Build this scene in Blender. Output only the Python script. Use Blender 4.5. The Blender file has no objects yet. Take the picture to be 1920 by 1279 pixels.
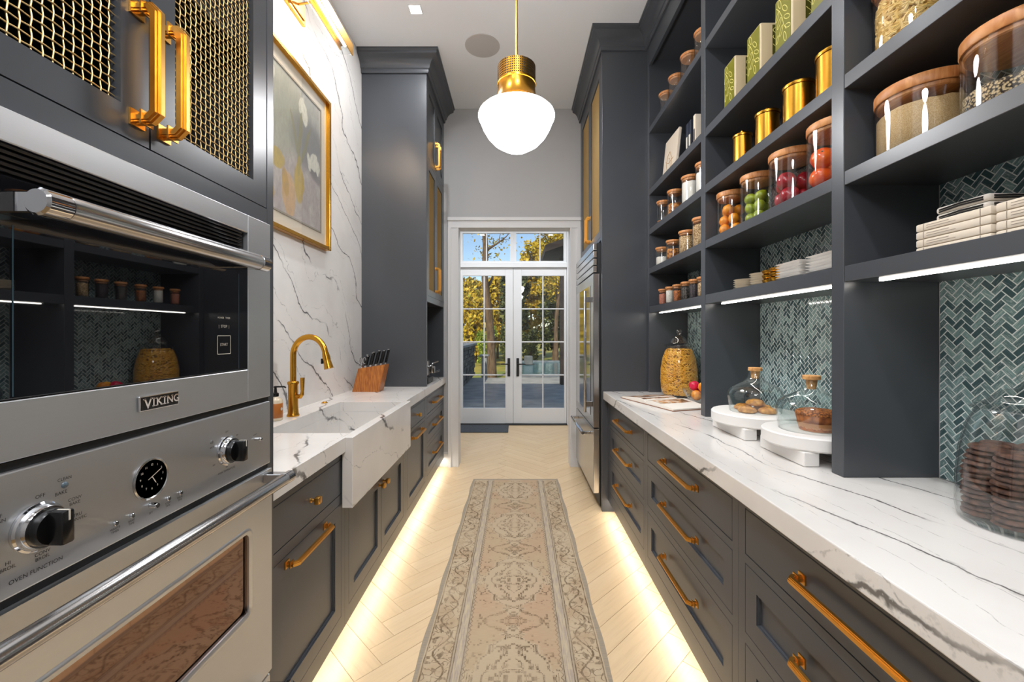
import bpy, bmesh, math, random
from mathutils import Vector, Matrix

PI = math.pi
random.seed(7)
scene = bpy.context.scene
col = scene.collection

# ------------------------------------------------------------------ camera
CAM_H, FPX, CX, CY = 1.35, 790.0, 968.5, 626.5
cam_data = bpy.data.cameras.new('camera')
cam_data.sensor_width = 36.0
cam_data.lens = 36.0 * FPX / 1920.0
cam_data.shift_x = -(CX - 960.0) / 1920.0
cam_data.shift_y = -(639.5 - CY) / 1920.0
cam_data.clip_start = 0.02
cam_data.clip_end = 300
cam = bpy.data.objects.new('camera', cam_data)
cam.location = (0, 0, CAM_H)
cam.rotation_euler = (PI / 2, 0, 0)
col.objects.link(cam)
scene.camera = cam

# ------------------------------------------------------------------ colour management, world, sun
scene.view_settings.view_transform = 'Standard'
scene.view_settings.look = 'None'
scene.view_settings.exposure = 0.34
scene.view_settings.gamma = 1.0
scene.view_settings.use_curve_mapping = False
scene.cycles.use_denoising = True
scene.cycles.max_bounces = 10
scene.cycles.transparent_max_bounces = 24
scene.cycles.sample_clamp_indirect = 6.0

world = bpy.data.worlds.new('sky')
scene.world = world
world.use_nodes = True
wn = world.node_tree
for n in list(wn.nodes):
    wn.nodes.remove(n)
sky = wn.nodes.new('ShaderNodeTexSky')
sky.sky_type = 'NISHITA'
sky.sun_disc = False
sky.sun_elevation = math.radians(38)
sky.sun_rotation = math.radians(200)
sky.air_density = 1.0
sky.dust_density = 0.6
sky.ozone_density = 1.6
bgn = wn.nodes.new('ShaderNodeBackground')
bgn.inputs['Strength'].default_value = 0.135
wo = wn.nodes.new('ShaderNodeOutputWorld')
wn.links.new(sky.outputs[0], bgn.inputs['Color'])
wn.links.new(bgn.outputs[0], wo.inputs['Surface'])

def light(name, kind, loc, power, color=(1, 1, 1), **kw):
    d = bpy.data.lights.new(name, kind)
    d.energy = power
    d.color = color
    for k, v in kw.items():
        if k != 'rot':
            setattr(d, k, v)
    o = bpy.data.objects.new(name, d)
    o.location = loc
    if 'rot' in kw:
        o.rotation_euler = kw['rot']
    col.objects.link(o)
    return o

light('sun', 'SUN', (0, -10, 12), 3.4, (1.0, 0.93, 0.80), angle=0.01,
      rot=(math.radians(52), 0, math.radians(-18)))

# light levels of the room's lamps and the added unseen ones
CAN_POWER = 11.0
PENDANT_EMIT = 27.0
SHELF_LED = 18.0
TOE_LED = 17.0
PICTURE_POWER = 5.0

# ------------------------------------------------------------------ helpers: colour, shader expressions
def C(h):
    h = h.lstrip('#')
    out = []
    for i in (0, 2, 4):
        c = int(h[i:i + 2], 16) / 255.0
        out.append(c / 12.92 if c <= 0.04045 else ((c + 0.055) / 1.055) ** 2.4)
    return tuple(out) + (1.0,)

class NT:
    """small expression builder on a material's node tree"""
    def __init__(self, mat):
        self.t = mat.node_tree
    def node(self, kind, **kw):
        n = self.t.nodes.new(kind)
        for k, v in kw.items():
            setattr(n, k, v)
        return n
    def put(self, sock, v):
        if isinstance(v, E):
            self.t.links.new(v.s, sock)
        elif hasattr(v, 'is_output'):
            self.t.links.new(v, sock)
        else:
            sock.default_value = v
    def math(self, op, a, b=None, c=None):
        n = self.node('ShaderNodeMath', operation=op)
        self.put(n.inputs[0], a)
        if b is not None:
            self.put(n.inputs[1], b)
        if c is not None:
            self.put(n.inputs[2], c)
        return E(self, n.outputs[0])
    def coords(self, which='Object'):
        n = self.node('ShaderNodeTexCoord')
        return n.outputs[which]
    def position(self):
        return self.node('ShaderNodeNewGeometry').outputs['Position']
    def sep(self, v):
        n = self.node('ShaderNodeSeparateXYZ')
        self.put(n.inputs[0], v)
        return [E(self, o) for o in n.outputs]
    def comb(self, x, y, z):
        n = self.node('ShaderNodeCombineXYZ')
        for s, v in zip(n.inputs, (x, y, z)):
            self.put(s, v)
        return n.outputs[0]
    def noise(self, v, scale, detail=2.0, rough=0.5, dist=0.0):
        n = self.node('ShaderNodeTexNoise')
        if v is not None:
            self.put(n.inputs['Vector'], v)
        n.inputs['Scale'].default_value = scale
        n.inputs['Detail'].default_value = detail
        n.inputs['Roughness'].default_value = rough
        n.inputs['Distortion'].default_value = dist
        return E(self, n.outputs[0])
    def voro(self, v, scale, feature='F1', out='Distance', rnd=1.0):
        n = self.node('ShaderNodeTexVoronoi', feature=feature)
        if v is not None:
            self.put(n.inputs['Vector'], v)
        n.inputs['Scale'].default_value = scale
        n.inputs['Randomness'].default_value = rnd
        s = n.outputs[out]
        return E(self, s) if out == 'Distance' else s
    def smooth(self, x, a, b, lo=0.0, hi=1.0):
        n = self.node('ShaderNodeMapRange', interpolation_type='SMOOTHSTEP')
        self.put(n.inputs[0], x)
        for i, v in zip((1, 2, 3, 4), (a, b, lo, hi)):
            n.inputs[i].default_value = v
        return E(self, n.outputs[0])
    def mix(self, f, a, b):
        n = self.node('ShaderNodeMix', data_type='RGBA')
        self.put(n.inputs[0], f)
        self.put(n.inputs[6], a)
        self.put(n.inputs[7], b)
        return n.outputs[2]
    def scale_vec(self, v, s):
        n = self.node('ShaderNodeVectorMath', operation='MULTIPLY')
        self.put(n.inputs[0], v)
        n.inputs[1].default_value = s
        return n.outputs[0]
    def add_vec(self, a, b):
        n = self.node('ShaderNodeVectorMath', operation='ADD')
        self.put(n.inputs[0], a)
        self.put(n.inputs[1], b)
        return n.outputs[0]
    def bump(self, h, strength=0.3, dist=0.002):
        n = self.node('ShaderNodeBump')
        self.put(n.inputs['Height'], h)
        n.inputs['Strength'].default_value = strength
        n.inputs['Distance'].default_value = dist
        return n.outputs[0]
    def rnd(self):
        a = E(self, self.node('ShaderNodeObjectInfo').outputs['Random'])
        b = E(self, self.node('ShaderNodeNewGeometry').outputs['Random Per Island'])
        return (a + b).fract()

class E:
    def __init__(self, nt, s):
        self.n, self.s = nt, s
    def __add__(self, o): return self.n.math('ADD', self, o)
    __radd__ = __add__
    def __sub__(self, o): return self.n.math('SUBTRACT', self, o)
    def __rsub__(self, o): return self.n.math('SUBTRACT', o, self)
    def __mul__(self, o): return self.n.math('MULTIPLY', self, o)
    __rmul__ = __mul__
    def __truediv__(self, o): return self.n.math('DIVIDE', self, o)
    def abs(self): return self.n.math('ABSOLUTE', self)
    def fract(self): return self.n.math('FRACT', self)
    def sin(self): return self.n.math('SINE', self)
    def pow(self, p): return self.n.math('POWER', self, p)
    def max(self, o): return self.n.math('MAXIMUM', self, o)
    def min(self, o): return self.n.math('MINIMUM', self, o)
    def gt(self, o): return self.n.math('GREATER_THAN', self, o)
    def lt(self, o): return self.n.math('LESS_THAN', self, o)
    def ping(self, o): return self.n.math('PINGPONG', self, o)

def new_mat(name):
    m = bpy.data.materials.new(name)
    m.use_nodes = True
    b = m.node_tree.nodes.get('Principled BSDF')
    return m, NT(m), b

def pmat(name, color, rough=0.5, metal=0.0, **kw):
    m, n, b = new_mat(name)
    b.inputs['Base Color'].default_value = color if not isinstance(color, str) else C(color)
    b.inputs['Roughness'].default_value = rough
    b.inputs['Metallic'].default_value = metal
    for k, v in kw.items():
        b.inputs[k].default_value = v
    return m

M = {}

def make_materials():
    # painted joinery
    m, n, b = new_mat('charcoal_paint')
    b.inputs['Base Color'].default_value = C('#43464b')
    b.inputs['Roughness'].default_value = 0.30
    p = n.position()
    b.inputs['Specular IOR Level'].default_value = 0.55
    n.put(b.inputs['Normal'], n.bump(n.noise(p, 60, 2), 0.02, 0.001))
    M['paint'] = m
    M['dark_inside'] = pmat('black_interior_shade', '#1b1b1d', 0.6)  # near-black puts the shade inside cabinets and shelves into the colour
    for nm, hexa, r in (('wall', '#b0b0b0', 0.7), ('ceil', '#e4e6e8', 0.8), ('trim', '#d6d6d6', 0.45), ('door_white', '#e2e3e4', 0.4)):
        m, n, b = new_mat(nm + '_paint')
        b.inputs['Base Color'].default_value = C(hexa)
        b.inputs['Roughness'].default_value = r
        n.put(b.inputs['Normal'], n.bump(n.noise(n.position(), 220, 2), 0.03, 0.0005))
        M[nm] = m
    # metals
    m, n, b = new_mat('brushed_steel')
    x, y, z = n.sep(n.position())
    g = n.noise(n.comb(x * 60, y * 6, z * 900), 1.0, 3, 0.6)
    b.inputs['Metallic'].default_value = 1.0
    n.put(b.inputs['Base Color'], n.mix(g, C('#cccfd2'), C('#d5d7da')))
    b.inputs['Roughness'].default_value = 0.30
    n.put(b.inputs['Roughness'], n.smooth(g, 0.2, 0.8, 0.40, 0.45))
    b.inputs['Anisotropic'].default_value = 0.5
    M['steel'] = m
    M['chrome'] = pmat('polished_chrome', '#c9c9cb', 0.07, 1.0)
    M['satin_steel'] = pmat('satin_steel', '#b5b4b4', 0.22, 1.0)
    m, n, b = new_mat('aged_brass')
    g = n.noise(n.position(), 35, 3)
    b.inputs['Metallic'].default_value = 1.0
    n.put(b.inputs['Base Color'], n.mix(g, C('#d49a44'), C('#e0ad5a')))
    b.inputs['Roughness'].default_value = 0.33
    M['brass'] = m
    m, n, b = new_mat('brushed_gold')
    g = n.noise(n.scale_vec(n.position(), (30, 30, 400)), 1.0, 2)
    b.inputs['Metallic'].default_value = 1.0
    n.put(b.inputs['Base Color'], n.mix(g, C('#c88d28'), C('#e0a845')))
    b.inputs['Roughness'].default_value = 0.27
    M['gold'] = m
    M['wire'] = pmat('brass_wire', '#e6c88e', 0.45, 1.0)
    M['black_plastic'] = pmat('black_plastic', '#0c0c0d', 0.25)
    M['black_metal'] = pmat('matte_black_metal', '#17181b', 0.45)
    M['black_glass'] = pmat('black_glass', (0.004, 0.004, 0.005, 1), 0.015, 0.0, IOR=2.0)
    M['window_glass_oven'] = pmat('bronze_oven_glass', (0.30, 0.20, 0.155, 1), 0.03, 1.0)
    M['print_dark'] = pmat('dark_print', '#2a2a2c', 0.5)
    M['print_light'] = pmat('pale_print', '#cfc9bb', 0.5)
    M['white_ceramic'] = pmat('white_ceramic', '#e9e6e1', 0.25)
    M['cream_ceramic'] = pmat('cream_ceramic', '#d9cfbd', 0.4)
    M['rubber'] = pmat('dark_gap', '#060606', 0.7)

    # marble in three vein directions
    def marble(name, d, freq, warp, seed, strength=1.0, sparse=0.42):
        m, n, b = new_mat(name)
        p = n.add_vec(n.position(), (seed, seed * 0.7, seed * 1.3))
        x, y, z = n.sep(p)
        big = n.noise(p, 0.9, 2, 0.5)
        mid = n.noise(p, 3.2, 3, 0.55)
        fine = n.noise(p, 26, 3, 0.6)
        t = (x * d[0] + y * d[1] + z * d[2] + big * (warp * 1.6) + mid * (warp * 0.45) + fine * 0.018) * freq
        v1 = (t.fract() - 0.5).abs()
        gate = n.noise(p, 2.4, 3, 0.6)
        brk = n.noise(p, 42, 3, 0.7)
        g1 = n.smooth(gate, sparse, sparse + 0.12)
        line1 = n.smooth(v1, 0.007, 0.024, 1.0, 0.0) * g1 * n.smooth(brk, 0.25, 0.42)
        halo = n.smooth(v1, 0.0, 0.09, 1.0, 0.0) * g1 * n.smooth(brk, 0.50, 0.66) * 0.45
        t2 = ((x * (d[0] + 0.35) + y * (d[1] - 0.2) + z * (d[2] * 0.8) + big * (warp * 1.2) + mid * (warp * 0.8) + fine * 0.02) * (freq * 1.7))
        v2 = (t2.fract() - 0.5).abs()
        line2 = n.smooth(v2, 0.004, 0.018, 1.0, 0.0) * n.smooth(gate, 0.66, 0.5) * n.smooth(brk, 0.40, 0.58) * 0.5
        f = (line1.max(line2).max(halo) * strength).min(1.0)
        cloud = n.smooth(mid, 0.3, 0.8)
        base = n.mix(cloud, C('#dfdcd8'), C('#d4d0cc'))
        n.put(b.inputs['Base Color'], n.mix(f * 0.85, base, C('#2f2d2e')))
        b.inputs['Roughness'].default_value = 0.16
        b.inputs['Specular IOR Level'].default_value = 0.45
        return m
    M['marble_wall'] = marble('veined_quartz_wall', (0.0, 0.62, 0.78), 3.4, 0.50, 3.1, 1.0, 0.37)
    M['marble_left'] = marble('veined_quartz_sink_run', (0.75, 0.35, 0.55), 3.6, 0.30, 8.2, 1.0, 0.39)
    M['marble_right'] = marble('veined_quartz_long_run', (1.0, 0.20, 0.5), 4.6, 0.20, 5.7, 1.0, 0.39)

    # herringbone oak
    m, n, b = new_mat('pale_oak')
    p = n.coords('Object')
    x, y, z = n.sep(p)
    r = n.rnd()
    g = n.noise(n.comb(x * 5 + r * 37.0, y * 70, r * 11.0), 1.0, 4, 0.6)
    g2 = n.noise(n.comb(x * 1.5 + r * 17.0, y * 14, r * 5.0), 1.0, 2, 0.5)
    c0 = n.mix(r, C('#d6ba92'), C('#dcc29b'))
    c1 = n.mix(n.smooth(g, 0.4, 0.8) * 0.55, c0, C('#c6aa86'))
    n.put(b.inputs['Base Color'], n.mix(n.smooth(g2, 0.45, 0.8) * 0.3, c1, C('#e2cfae')))
    b.inputs['Roughness'].default_value = 0.42
    n.put(b.inputs['Normal'], n.bump(g, 0.05, 0.001))
    M['oak'] = m
    M['floor_gap'] = pmat('floor_joint', '#94774f', 0.8)

    # glass mosaic
    m, n, b = new_mat('teal_glass_tile')
    uv = n.coords('UV')
    u, v, w = n.sep(uv)
    r = n.rnd()
    streak = n.noise(n.comb(u * 55 + r * 61.0, v * 480 + u * 60, r * 23.0), 1.0, 3, 0.6, 0.6)
    base = n.mix(n.smooth(r, 0.2, 0.95), C('#476064'), C('#86a4a3'))
    n.put(b.inputs['Base Color'], n.mix(n.smooth(streak, 0.50, 0.74) * n.smooth(r, 0.05, 0.6), n.mix(n.smooth(streak, 0.25, 0.45), C('#3c4d4f'), base), C('#cfdedb')))
    b.inputs['Roughness'].default_value = 0.08
    b.inputs['Coat Weight'].default_value = 0.4
    b.inputs['Coat Roughness'].default_value = 0.03
    M['tile'] = m
    M['grout'] = pmat('pale_grout', '#e3eae7', 0.8)

    # bamboo and other woods
    def wood(name, a, c, along=(4, 4, 60), rough=0.45):
        m, n, b = new_mat(name)
        p = n.coords('Object')
        g = n.noise(n.scale_vec(p, along), 3.0, 4, 0.55, 0.4)
        n.put(b.inputs['Base Color'], n.mix(n.smooth(g, 0.3, 0.7), C(a), C(c)))
        b.inputs['Roughness'].default_value = rough
        return m
    M['bamboo'] = wood('bamboo_lid', '#c98d56', '#b0703a', (60, 4, 8))
    M['cork'] = wood('cork', '#d8a66a', '#bb8247', (30, 30, 30), 0.8)
    M['acacia'] = wood('acacia_knife_block', '#bd7634', '#8a4a1c', (55, 55, 5), 0.35)
    M['trunk'] = wood('tree_bark', '#7b6248', '#4a3a2a', (8, 8, 1), 0.9)
    M['pale_trunk'] = wood('pale_bark', '#b49a6c', '#8a7350', (8, 8, 1), 0.9)
    M['white_wood'] = pmat('whitewashed_wood', '#e8e5e1', 0.5)
    M['painted_print'] = None

    # clear glass as a thin sheet: mirror reflection rising with the angle over plain see-through
    def glass(name, tint, base_ref=0.045, rough=0.0):
        m, n, b = new_mat(name)
        t = n.t
        t.nodes.remove(b)
        out = [q for q in t.nodes if q.type == 'OUTPUT_MATERIAL'][0]
        geo = n.node('ShaderNodeNewGeometry')
        dot = n.node('ShaderNodeVectorMath', operation='DOT_PRODUCT')
        t.links.new(geo.outputs['Normal'], dot.inputs[0])
        t.links.new(geo.outputs['Incoming'], dot.inputs[1])
        c = E(n, dot.outputs['Value']).abs()
        f = (1.0 - c).pow(5.0) * (1.0 - base_ref) + base_ref
        tr = n.node('ShaderNodeBsdfTransparent')
        tr.inputs[0].default_value = tint
        gl = n.node('ShaderNodeBsdfGlossy')
        gl.inputs['Roughness'].default_value = rough
        mx = n.node('ShaderNodeMixShader')
        n.put(mx.inputs[0], f.min(1.0))
        t.links.new(tr.outputs[0], mx.inputs[1])
        t.links.new(gl.outputs[0], mx.inputs[2])
        t.links.new(mx.outputs[0], out.inputs['Surface'])
        return m
    M['glass'] = glass('clear_glass', (0.97, 0.98, 0.98, 1), 0.06)
    M['aqua_glass'] = glass('aqua_tinted_glass', (0.945, 0.972, 0.97, 1), 0.07)
    M['thick_glass'] = glass('thick_clear_glass', (0.97, 0.98, 0.98, 1), 0.14)
    M['pane'] = glass('window_pane', (0.96, 0.97, 0.97, 1), 0.04)

    def emit(name, color, strength):
        m, n, b = new_mat(name)
        b.inputs['Base Color'].default_value = (1, 1, 1, 1)
        b.inputs['Emission Color'].default_value = color
        b.inputs['Emission Strength'].default_value = strength
        return m
    M['globe'] = emit('lit_opal_glass', (0.98, 0.98, 1.0, 1), PENDANT_EMIT)
    M['shelf_led'] = emit('shelf_light_strip', (1.0, 0.94, 0.86, 1), SHELF_LED)
    M['toe_led'] = emit('plinth_light_strip', (1.0, 0.94, 0.84, 1), TOE_LED)
    M['can_bulb'] = emit('downlight_lens', (1.0, 0.92, 0.82, 1), 8.0)
    M['tube_lamp'] = emit('picture_light_tube', (1.0, 0.86, 0.68, 1), 26.0)

    # speckled or grainy foods
    def grain(name, a, c, scale, bump=0.6, thr=(0.35, 0.65)):
        m, n, b = new_mat(name)
        p = n.position()
        v = n.voro(p, scale)
        n.put(b.inputs['Base Color'], n.mix(n.smooth(v, *thr), C(a), C(c)))
        b.inputs['Roughness'].default_value = 0.7
        n.put(b.inputs['Normal'], n.bump(v, bump, 0.003))
        return m
    M['flour'] = grain('white_flour', '#efe9df', '#e2dace', 400, 0.2)
    M['oats'] = grain('rolled_oats', '#d9b98c', '#8e6a3c', 160)
    M['pink_salt'] = grain('pink_salt', '#d98e72', '#b5654a', 220)
    M['pepper'] = grain('peppercorns', '#5a5049', '#15110f', 170)
    M['clove'] = grain('dark_spice', '#4a3a40', '#1a1218', 190)
    M['chili'] = grain('orange_spice', '#c9752f', '#7a3d14', 150)
    M['sugar'] = grain('raw_sugar', '#c9ab7c', '#b08e5d', 500, 0.3)
    M['seeds'] = grain('mixed_seeds', '#d9bd90', '#2a1d14', 190)
    M['nuts'] = grain('toasted_nuts', '#cf8a3a', '#7a4416', 60)
    M['grainy_white'] = grain('coarse_sea_salt', '#f0ebe2', '#d5cdbf', 220, 0.4)
    M['pasta'] = None
    m, n, b = new_mat('dry_pasta')
    r = n.rnd()
    n.put(b.inputs['Base Color'], n.mix(r, C('#e89a14'), C('#ffce50')))
    b.inputs['Roughness'].default_value = 0.45
    M['pasta'] = m
    m, n, b = new_mat('pale_pasta')
    r = n.rnd()
    n.put(b.inputs['Base Color'], n.mix(r, C('#d9ad58'), C('#edd08a')))
    b.inputs['Roughness'].default_value = 0.5
    M['pale_pasta'] = m
    M['pasta_core'] = pmat('pasta_gap_shade', '#96600c', 0.8)  # darker than the pieces: shade in their gaps put into the colour
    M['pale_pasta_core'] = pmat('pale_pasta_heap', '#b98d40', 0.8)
    def skin(name, a, c, rough=0.4):
        m, n, b = new_mat(name)
        p = n.coords('Object')
        g = n.noise(p, 25, 2)
        n.put(b.inputs['Base Color'], n.mix(n.smooth(g, 0.35, 0.7), C(a), C(c)))
        b.inputs['Roughness'].default_value = rough
        n.put(b.inputs['Normal'], n.bump(n.voro(p, 260), 0.08, 0.001))
        return m
    M['orange'] = skin('orange_peel', '#ee9a1c', '#e07d10')
    M['lime'] = skin('lime_peel', '#9aa61a', '#7c8c14', 0.3)
    M['red'] = skin('red_apple_skin', '#a51f2e', '#7d1523', 0.2)
    M['tomato'] = skin('tomato_skin', '#ee6a1c', '#dd3f14', 0.18)
    M['pink'] = skin('pink_fruit_skin', '#e2224e', '#c31b3f', 0.25)
    M['lemon'] = skin('lemon_peel', '#f5b820', '#eaa010', 0.35)
    M['cookie'] = grain('golden_cookie', '#e2a04a', '#b06a22', 60, 0.5, (0.1, 0.9))
    M['choc_cookie'] = grain('chocolate_cookie', '#6a4634', '#3a221a', 90, 0.5, (0.1, 0.9))
    M['cake'] = grain('baked_cake', '#c9702a', '#7c3a10', 45, 0.5, (0.1, 0.9))
    M['paper'] = pmat('book_paper', '#ece6dc', 0.7)
    M['cream_cloth'] = pmat('cream_cloth', '#d8cbb8', 0.8)
    M['towel'] = pmat('white_towel', '#ddd6cc', 0.9)
    M['towel_stripe'] = pmat('black_towel_stripe', '#1c1a1a', 0.9)
    M['navy'] = pmat('navy_cover', '#141d2e', 0.5)
    M['amber'] = pmat('amber_label', '#a8611f', 0.35)
    M['soap_clear'] = pmat('milky_bottle', '#d8c9ae', 0.2)
    M['green_tin'] = pmat('olive_green_print', '#6f6d0c', 0.35)
    M['dark_green'] = pmat('dark_green_print', '#4a4a16', 0.4)
    M['tin_cream'] = pmat('cream_tin', '#c8b692', 0.4)
    M['leafprint'] = pmat('pale_leaf_print', '#d8cf7a', 0.5)
    M['speaker'] = pmat('speaker_grille', '#b7b3b0', 0.8)
    M['mat'] = pmat('slate_doormat', '#3e4348', 0.95)
    M['mirror_frame'] = M['brass']

make_materials()

# ------------------------------------------------------------------ helpers: mesh building
class MB:
    """collects geometry of ONE part"""
    def __init__(self):
        self.v, self.f, self.uv = [], [], None
    def add(self, vs, fs):
        o = len(self.v)
        self.v += [tuple(p) for p in vs]
        self.f += [tuple(i + o for i in q) for q in fs]
        return self
    def box(self, x0, x1, y0, y1, z0, z1):
        if x0 > x1: x0, x1 = x1, x0
        if y0 > y1: y0, y1 = y1, y0
        if z0 > z1: z0, z1 = z1, z0
        vs = [(x0, y0, z0), (x1, y0, z0), (x1, y1, z0), (x0, y1, z0), (x0, y0, z1), (x1, y0, z1), (x1, y1, z1), (x0, y1, z1)]
        return self.add(vs, [(0, 3, 2, 1), (4, 5, 6, 7), (0, 1, 5, 4), (1, 2, 6, 5), (2, 3, 7, 6), (3, 0, 4, 7)])
    def bbox(self, x0, x1, y0, y1, z0, z1, b=0.004, seg=2):
        """box with rounded edges"""
        bm = bmesh.new()
        bmesh.ops.create_cube(bm, size=1.0)
        for v in bm.verts:
            v.co = Vector(((x0 + x1) / 2 + v.co.x * abs(x1 - x0), (y0 + y1) / 2 + v.co.y * abs(y1 - y0), (z0 + z1) / 2 + v.co.z * abs(z1 - z0)))
        bmesh.ops.bevel(bm, geom=bm.edges[:], offset=b, segments=seg, affect='EDGES', profile=0.5)
        self.from_bm(bm)
        bm.free()
        return self
    def from_bm(self, bm):
        bm.verts.index_update()
        self.add([v.co[:] for v in bm.verts], [[v.index for v in f.verts] for f in bm.faces])
    def lathe(self, prof, seg=32, c=(0, 0, 0), axis='z', close=False):
        vs, fs = [], []
        n = len(prof)
        for i, (r, z) in enumerate(prof):
            for k in range(seg):
                a = 2 * PI * k / seg
                q = (r * math.cos(a), r * math.sin(a), z)
                if axis == 'x': q = (z, r * math.cos(a), r * math.sin(a))
                if axis == 'y': q = (r * math.sin(a), z, r * math.cos(a))
                vs.append((q[0] + c[0], q[1] + c[1], q[2] + c[2]))
        rng = range(n) if close else range(n - 1)
        for i in rng:
            j = (i + 1) % n
            for k in range(seg):
                k2 = (k + 1) % seg
                fs.append((i * seg + k, i * seg + k2, j * seg + k2, j * seg + k))
        if not close:
            if prof[0][0] > 1e-6:
                fs.append(tuple(range(seg))[::-1])
            if prof[-1][0] > 1e-6:
                fs.append(tuple((n - 1) * seg + k for k in range(seg)))
        return self.add(vs, fs)
    def sweep(self, path, sect, up=(0, 0, 1), caps=True):
        """sweep a cross-section [(a,b)] or [(a,b) per point] along a path"""
        P = [Vector(p) for p in path]
        up = Vector(up)
        vs, fs = [], []
        ns = None
        for i, p in enumerate(P):
            if i == 0: t = P[1] - P[0]
            elif i == len(P) - 1: t = P[-1] - P[-2]
            else: t = (P[i] - P[i - 1]).normalized() + (P[i + 1] - P[i]).normalized()
            t.normalize()
            s = t.cross(up)
            if s.length < 1e-4:
                s = t.cross(Vector((1, 0.01, 0)))
            s.normalize()
            u = s.cross(t)
            k = 1.0
            if 0 < i < len(P) - 1:
                c = (P[i] - P[i - 1]).normalized().dot((P[i + 1] - P[i]).normalized())
                k = 1.0 / max(0.5, math.sqrt(max(0.0, (1 + c) / 2)))
            sc = sect(i) if callable(sect) else sect
            ns = len(sc)
            for a, b in sc:
                vs.append(p + s * a * k + u * b)
        for i in range(len(P) - 1):
            for k in range(ns):
                k2 = (k + 1) % ns
                fs.append((i * ns + k, i * ns + k2, (i + 1) * ns + k2, (i + 1) * ns + k))
        if caps:
            fs.append(tuple(range(ns))[::-1])
            fs.append(tuple((len(P) - 1) * ns + k for k in range(ns)))
        return self.add(vs, fs)
    def tube(self, path, r, seg=8, up=(0, 0, 1)):
        P = [Vector(p) for p in path]
        vs, fs = [], []
        prev = None
        for i, p in enumerate(P):
            if i == 0: t = P[1] - P[0]
            elif i == len(P) - 1: t = P[-1] - P[-2]
            else: t = (P[i] - P[i - 1]).normalized() + (P[i + 1] - P[i]).normalized()
            t.normalize()
            if prev is None:
                s = t.cross(Vector(up))
                if s.length < 1e-3: s = t.cross(Vector((1, 0, 0)))
            else:
                s = prev - t * prev.dot(t)
            s.normalize()
            prev = s.copy()
            u = s.cross(t)
            rr = r[i] if isinstance(r, (list, tuple)) else r
            for k in range(seg):
                a = 2 * PI * k / seg
                vs.append(p + s * math.cos(a) * rr + u * math.sin(a) * rr)
        for i in range(len(P) - 1):
            for k in range(seg):
                k2 = (k + 1) % seg
                fs.append((i * seg + k, i * seg + k2, (i + 1) * seg + k2, (i + 1) * seg + k))
        fs.append(tuple(range(seg))[::-1])
        fs.append(tuple((len(P) - 1) * seg + k for k in range(seg)))
        return self.add(vs, fs)
    def prism(self, poly, a0, a1, plane='xy'):
        """extrude a polygon between two heights"""
        n = len(poly)
        def m(p, h):
            if plane == 'xy': return (p[0], p[1], h)
            if plane == 'yz': return (h, p[0], p[1])
            return (p[0], h, p[1])
        vs = [m(p, a0) for p in poly] + [m(p, a1) for p in poly]
        fs = [tuple(range(n))[::-1], tuple(range(n, 2 * n))]
        for k in range(n):
            k2 = (k + 1) % n
            fs.append((k, k2, n + k2, n + k))
        return self.add(vs, fs)
    def ellipsoid(self, c, r, seg=16, rings=10, wob=0.0, rng=None):
        vs, fs = [], []
        for i in range(rings + 1):
            th = PI * i / rings
            for k in range(seg):
                a = 2 * PI * k / seg
                q = 1.0 + (rng.uniform(-wob, wob) if rng and 0 < i < rings else 0)
                vs.append((c[0] + r[0] * math.sin(th) * math.cos(a) * q, c[1] + r[1] * math.sin(th) * math.sin(a) * q, c[2] - r[2] * math.cos(th) * q))
        for i in range(rings):
            for k in range(seg):
                k2 = (k + 1) % seg
                fs.append((i * seg + k, i * seg + k2, (i + 1) * seg + k2, (i + 1) * seg + k))
        return self.add(vs, fs)
    def mesh(self, name, smooth=None, merge=False):
        me = bpy.data.meshes.new(name)
        me.from_pydata(self.v, [], self.f)
        bm = bmesh.new()
        bm.from_mesh(me)
        if merge:
            bmesh.ops.remove_doubles(bm, verts=bm.verts[:], dist=1e-6)
        bmesh.ops.recalc_face_normals(bm, faces=bm.faces[:])
        bm.to_mesh(me)
        bm.free()
        if smooth:
            me.polygons.foreach_set('use_smooth', [True] * len(me.polygons))
            me.set_sharp_from_angle(angle=math.radians(smooth))
        me.update()
        return me

def link(o):
    col.objects.link(o)
    return o

def tag(o, label=None, cat=None, group=None, kind=None):
    if label: o['label'] = label
    if cat: o['category'] = cat
    if group: o['group'] = group
    if kind: o['kind'] = kind
    return o

def thing(name, label, cat, loc=(0, 0, 0), rotz=0.0, group=None, kind=None):
    o = bpy.data.objects.new(name, None)
    o.empty_display_size = 0.05
    o.location = loc
    o.rotation_euler = (0, 0, rotz)
    link(o)
    return tag(o, label, cat, group, kind)

def world_base(o):
    p = Vector((0, 0, 0))
    while o is not None:
        p += o.location
        o = o.parent
    return p

def part(name, mb, mat, parent=None, world=True, smooth=None, label=None, kind=None, loc=None, merge=False):
    """one mesh object; vertices in world metres unless world=False (then local to the parent)"""
    me = mb.mesh(name, smooth, merge) if isinstance(mb, MB) else mb
    o = bpy.data.objects.new(name, me)
    if isinstance(mat, str):
        mat = M[mat]
    if len(me.materials) == 0:
        me.materials.append(mat)
    link(o)
    if parent is not None:
        o.parent = parent
        if world:
            o.location = -world_base(parent)
    if loc is not None:
        o.location = loc
    if label: o['label'] = label
    if kind: o['kind'] = kind
    return o

def solid(name, mb, mat, label, cat, group=None, kind=None, smooth=None, origin=None):
    """a thing that is one mesh; its origin is moved to its base"""
    if origin is None:
        xs = [p[0] for p in mb.v]; ys = [p[1] for p in mb.v]; zs = [p[2] for p in mb.v]
        origin = ((min(xs) + max(xs)) / 2, (min(ys) + max(ys)) / 2, min(zs))
    mb.v = [(p[0] - origin[0], p[1] - origin[1], p[2] - origin[2]) for p in mb.v]
    o = part(name, mb, mat, smooth=smooth)
    o.location = origin
    return tag(o, label, cat, group, kind)

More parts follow.
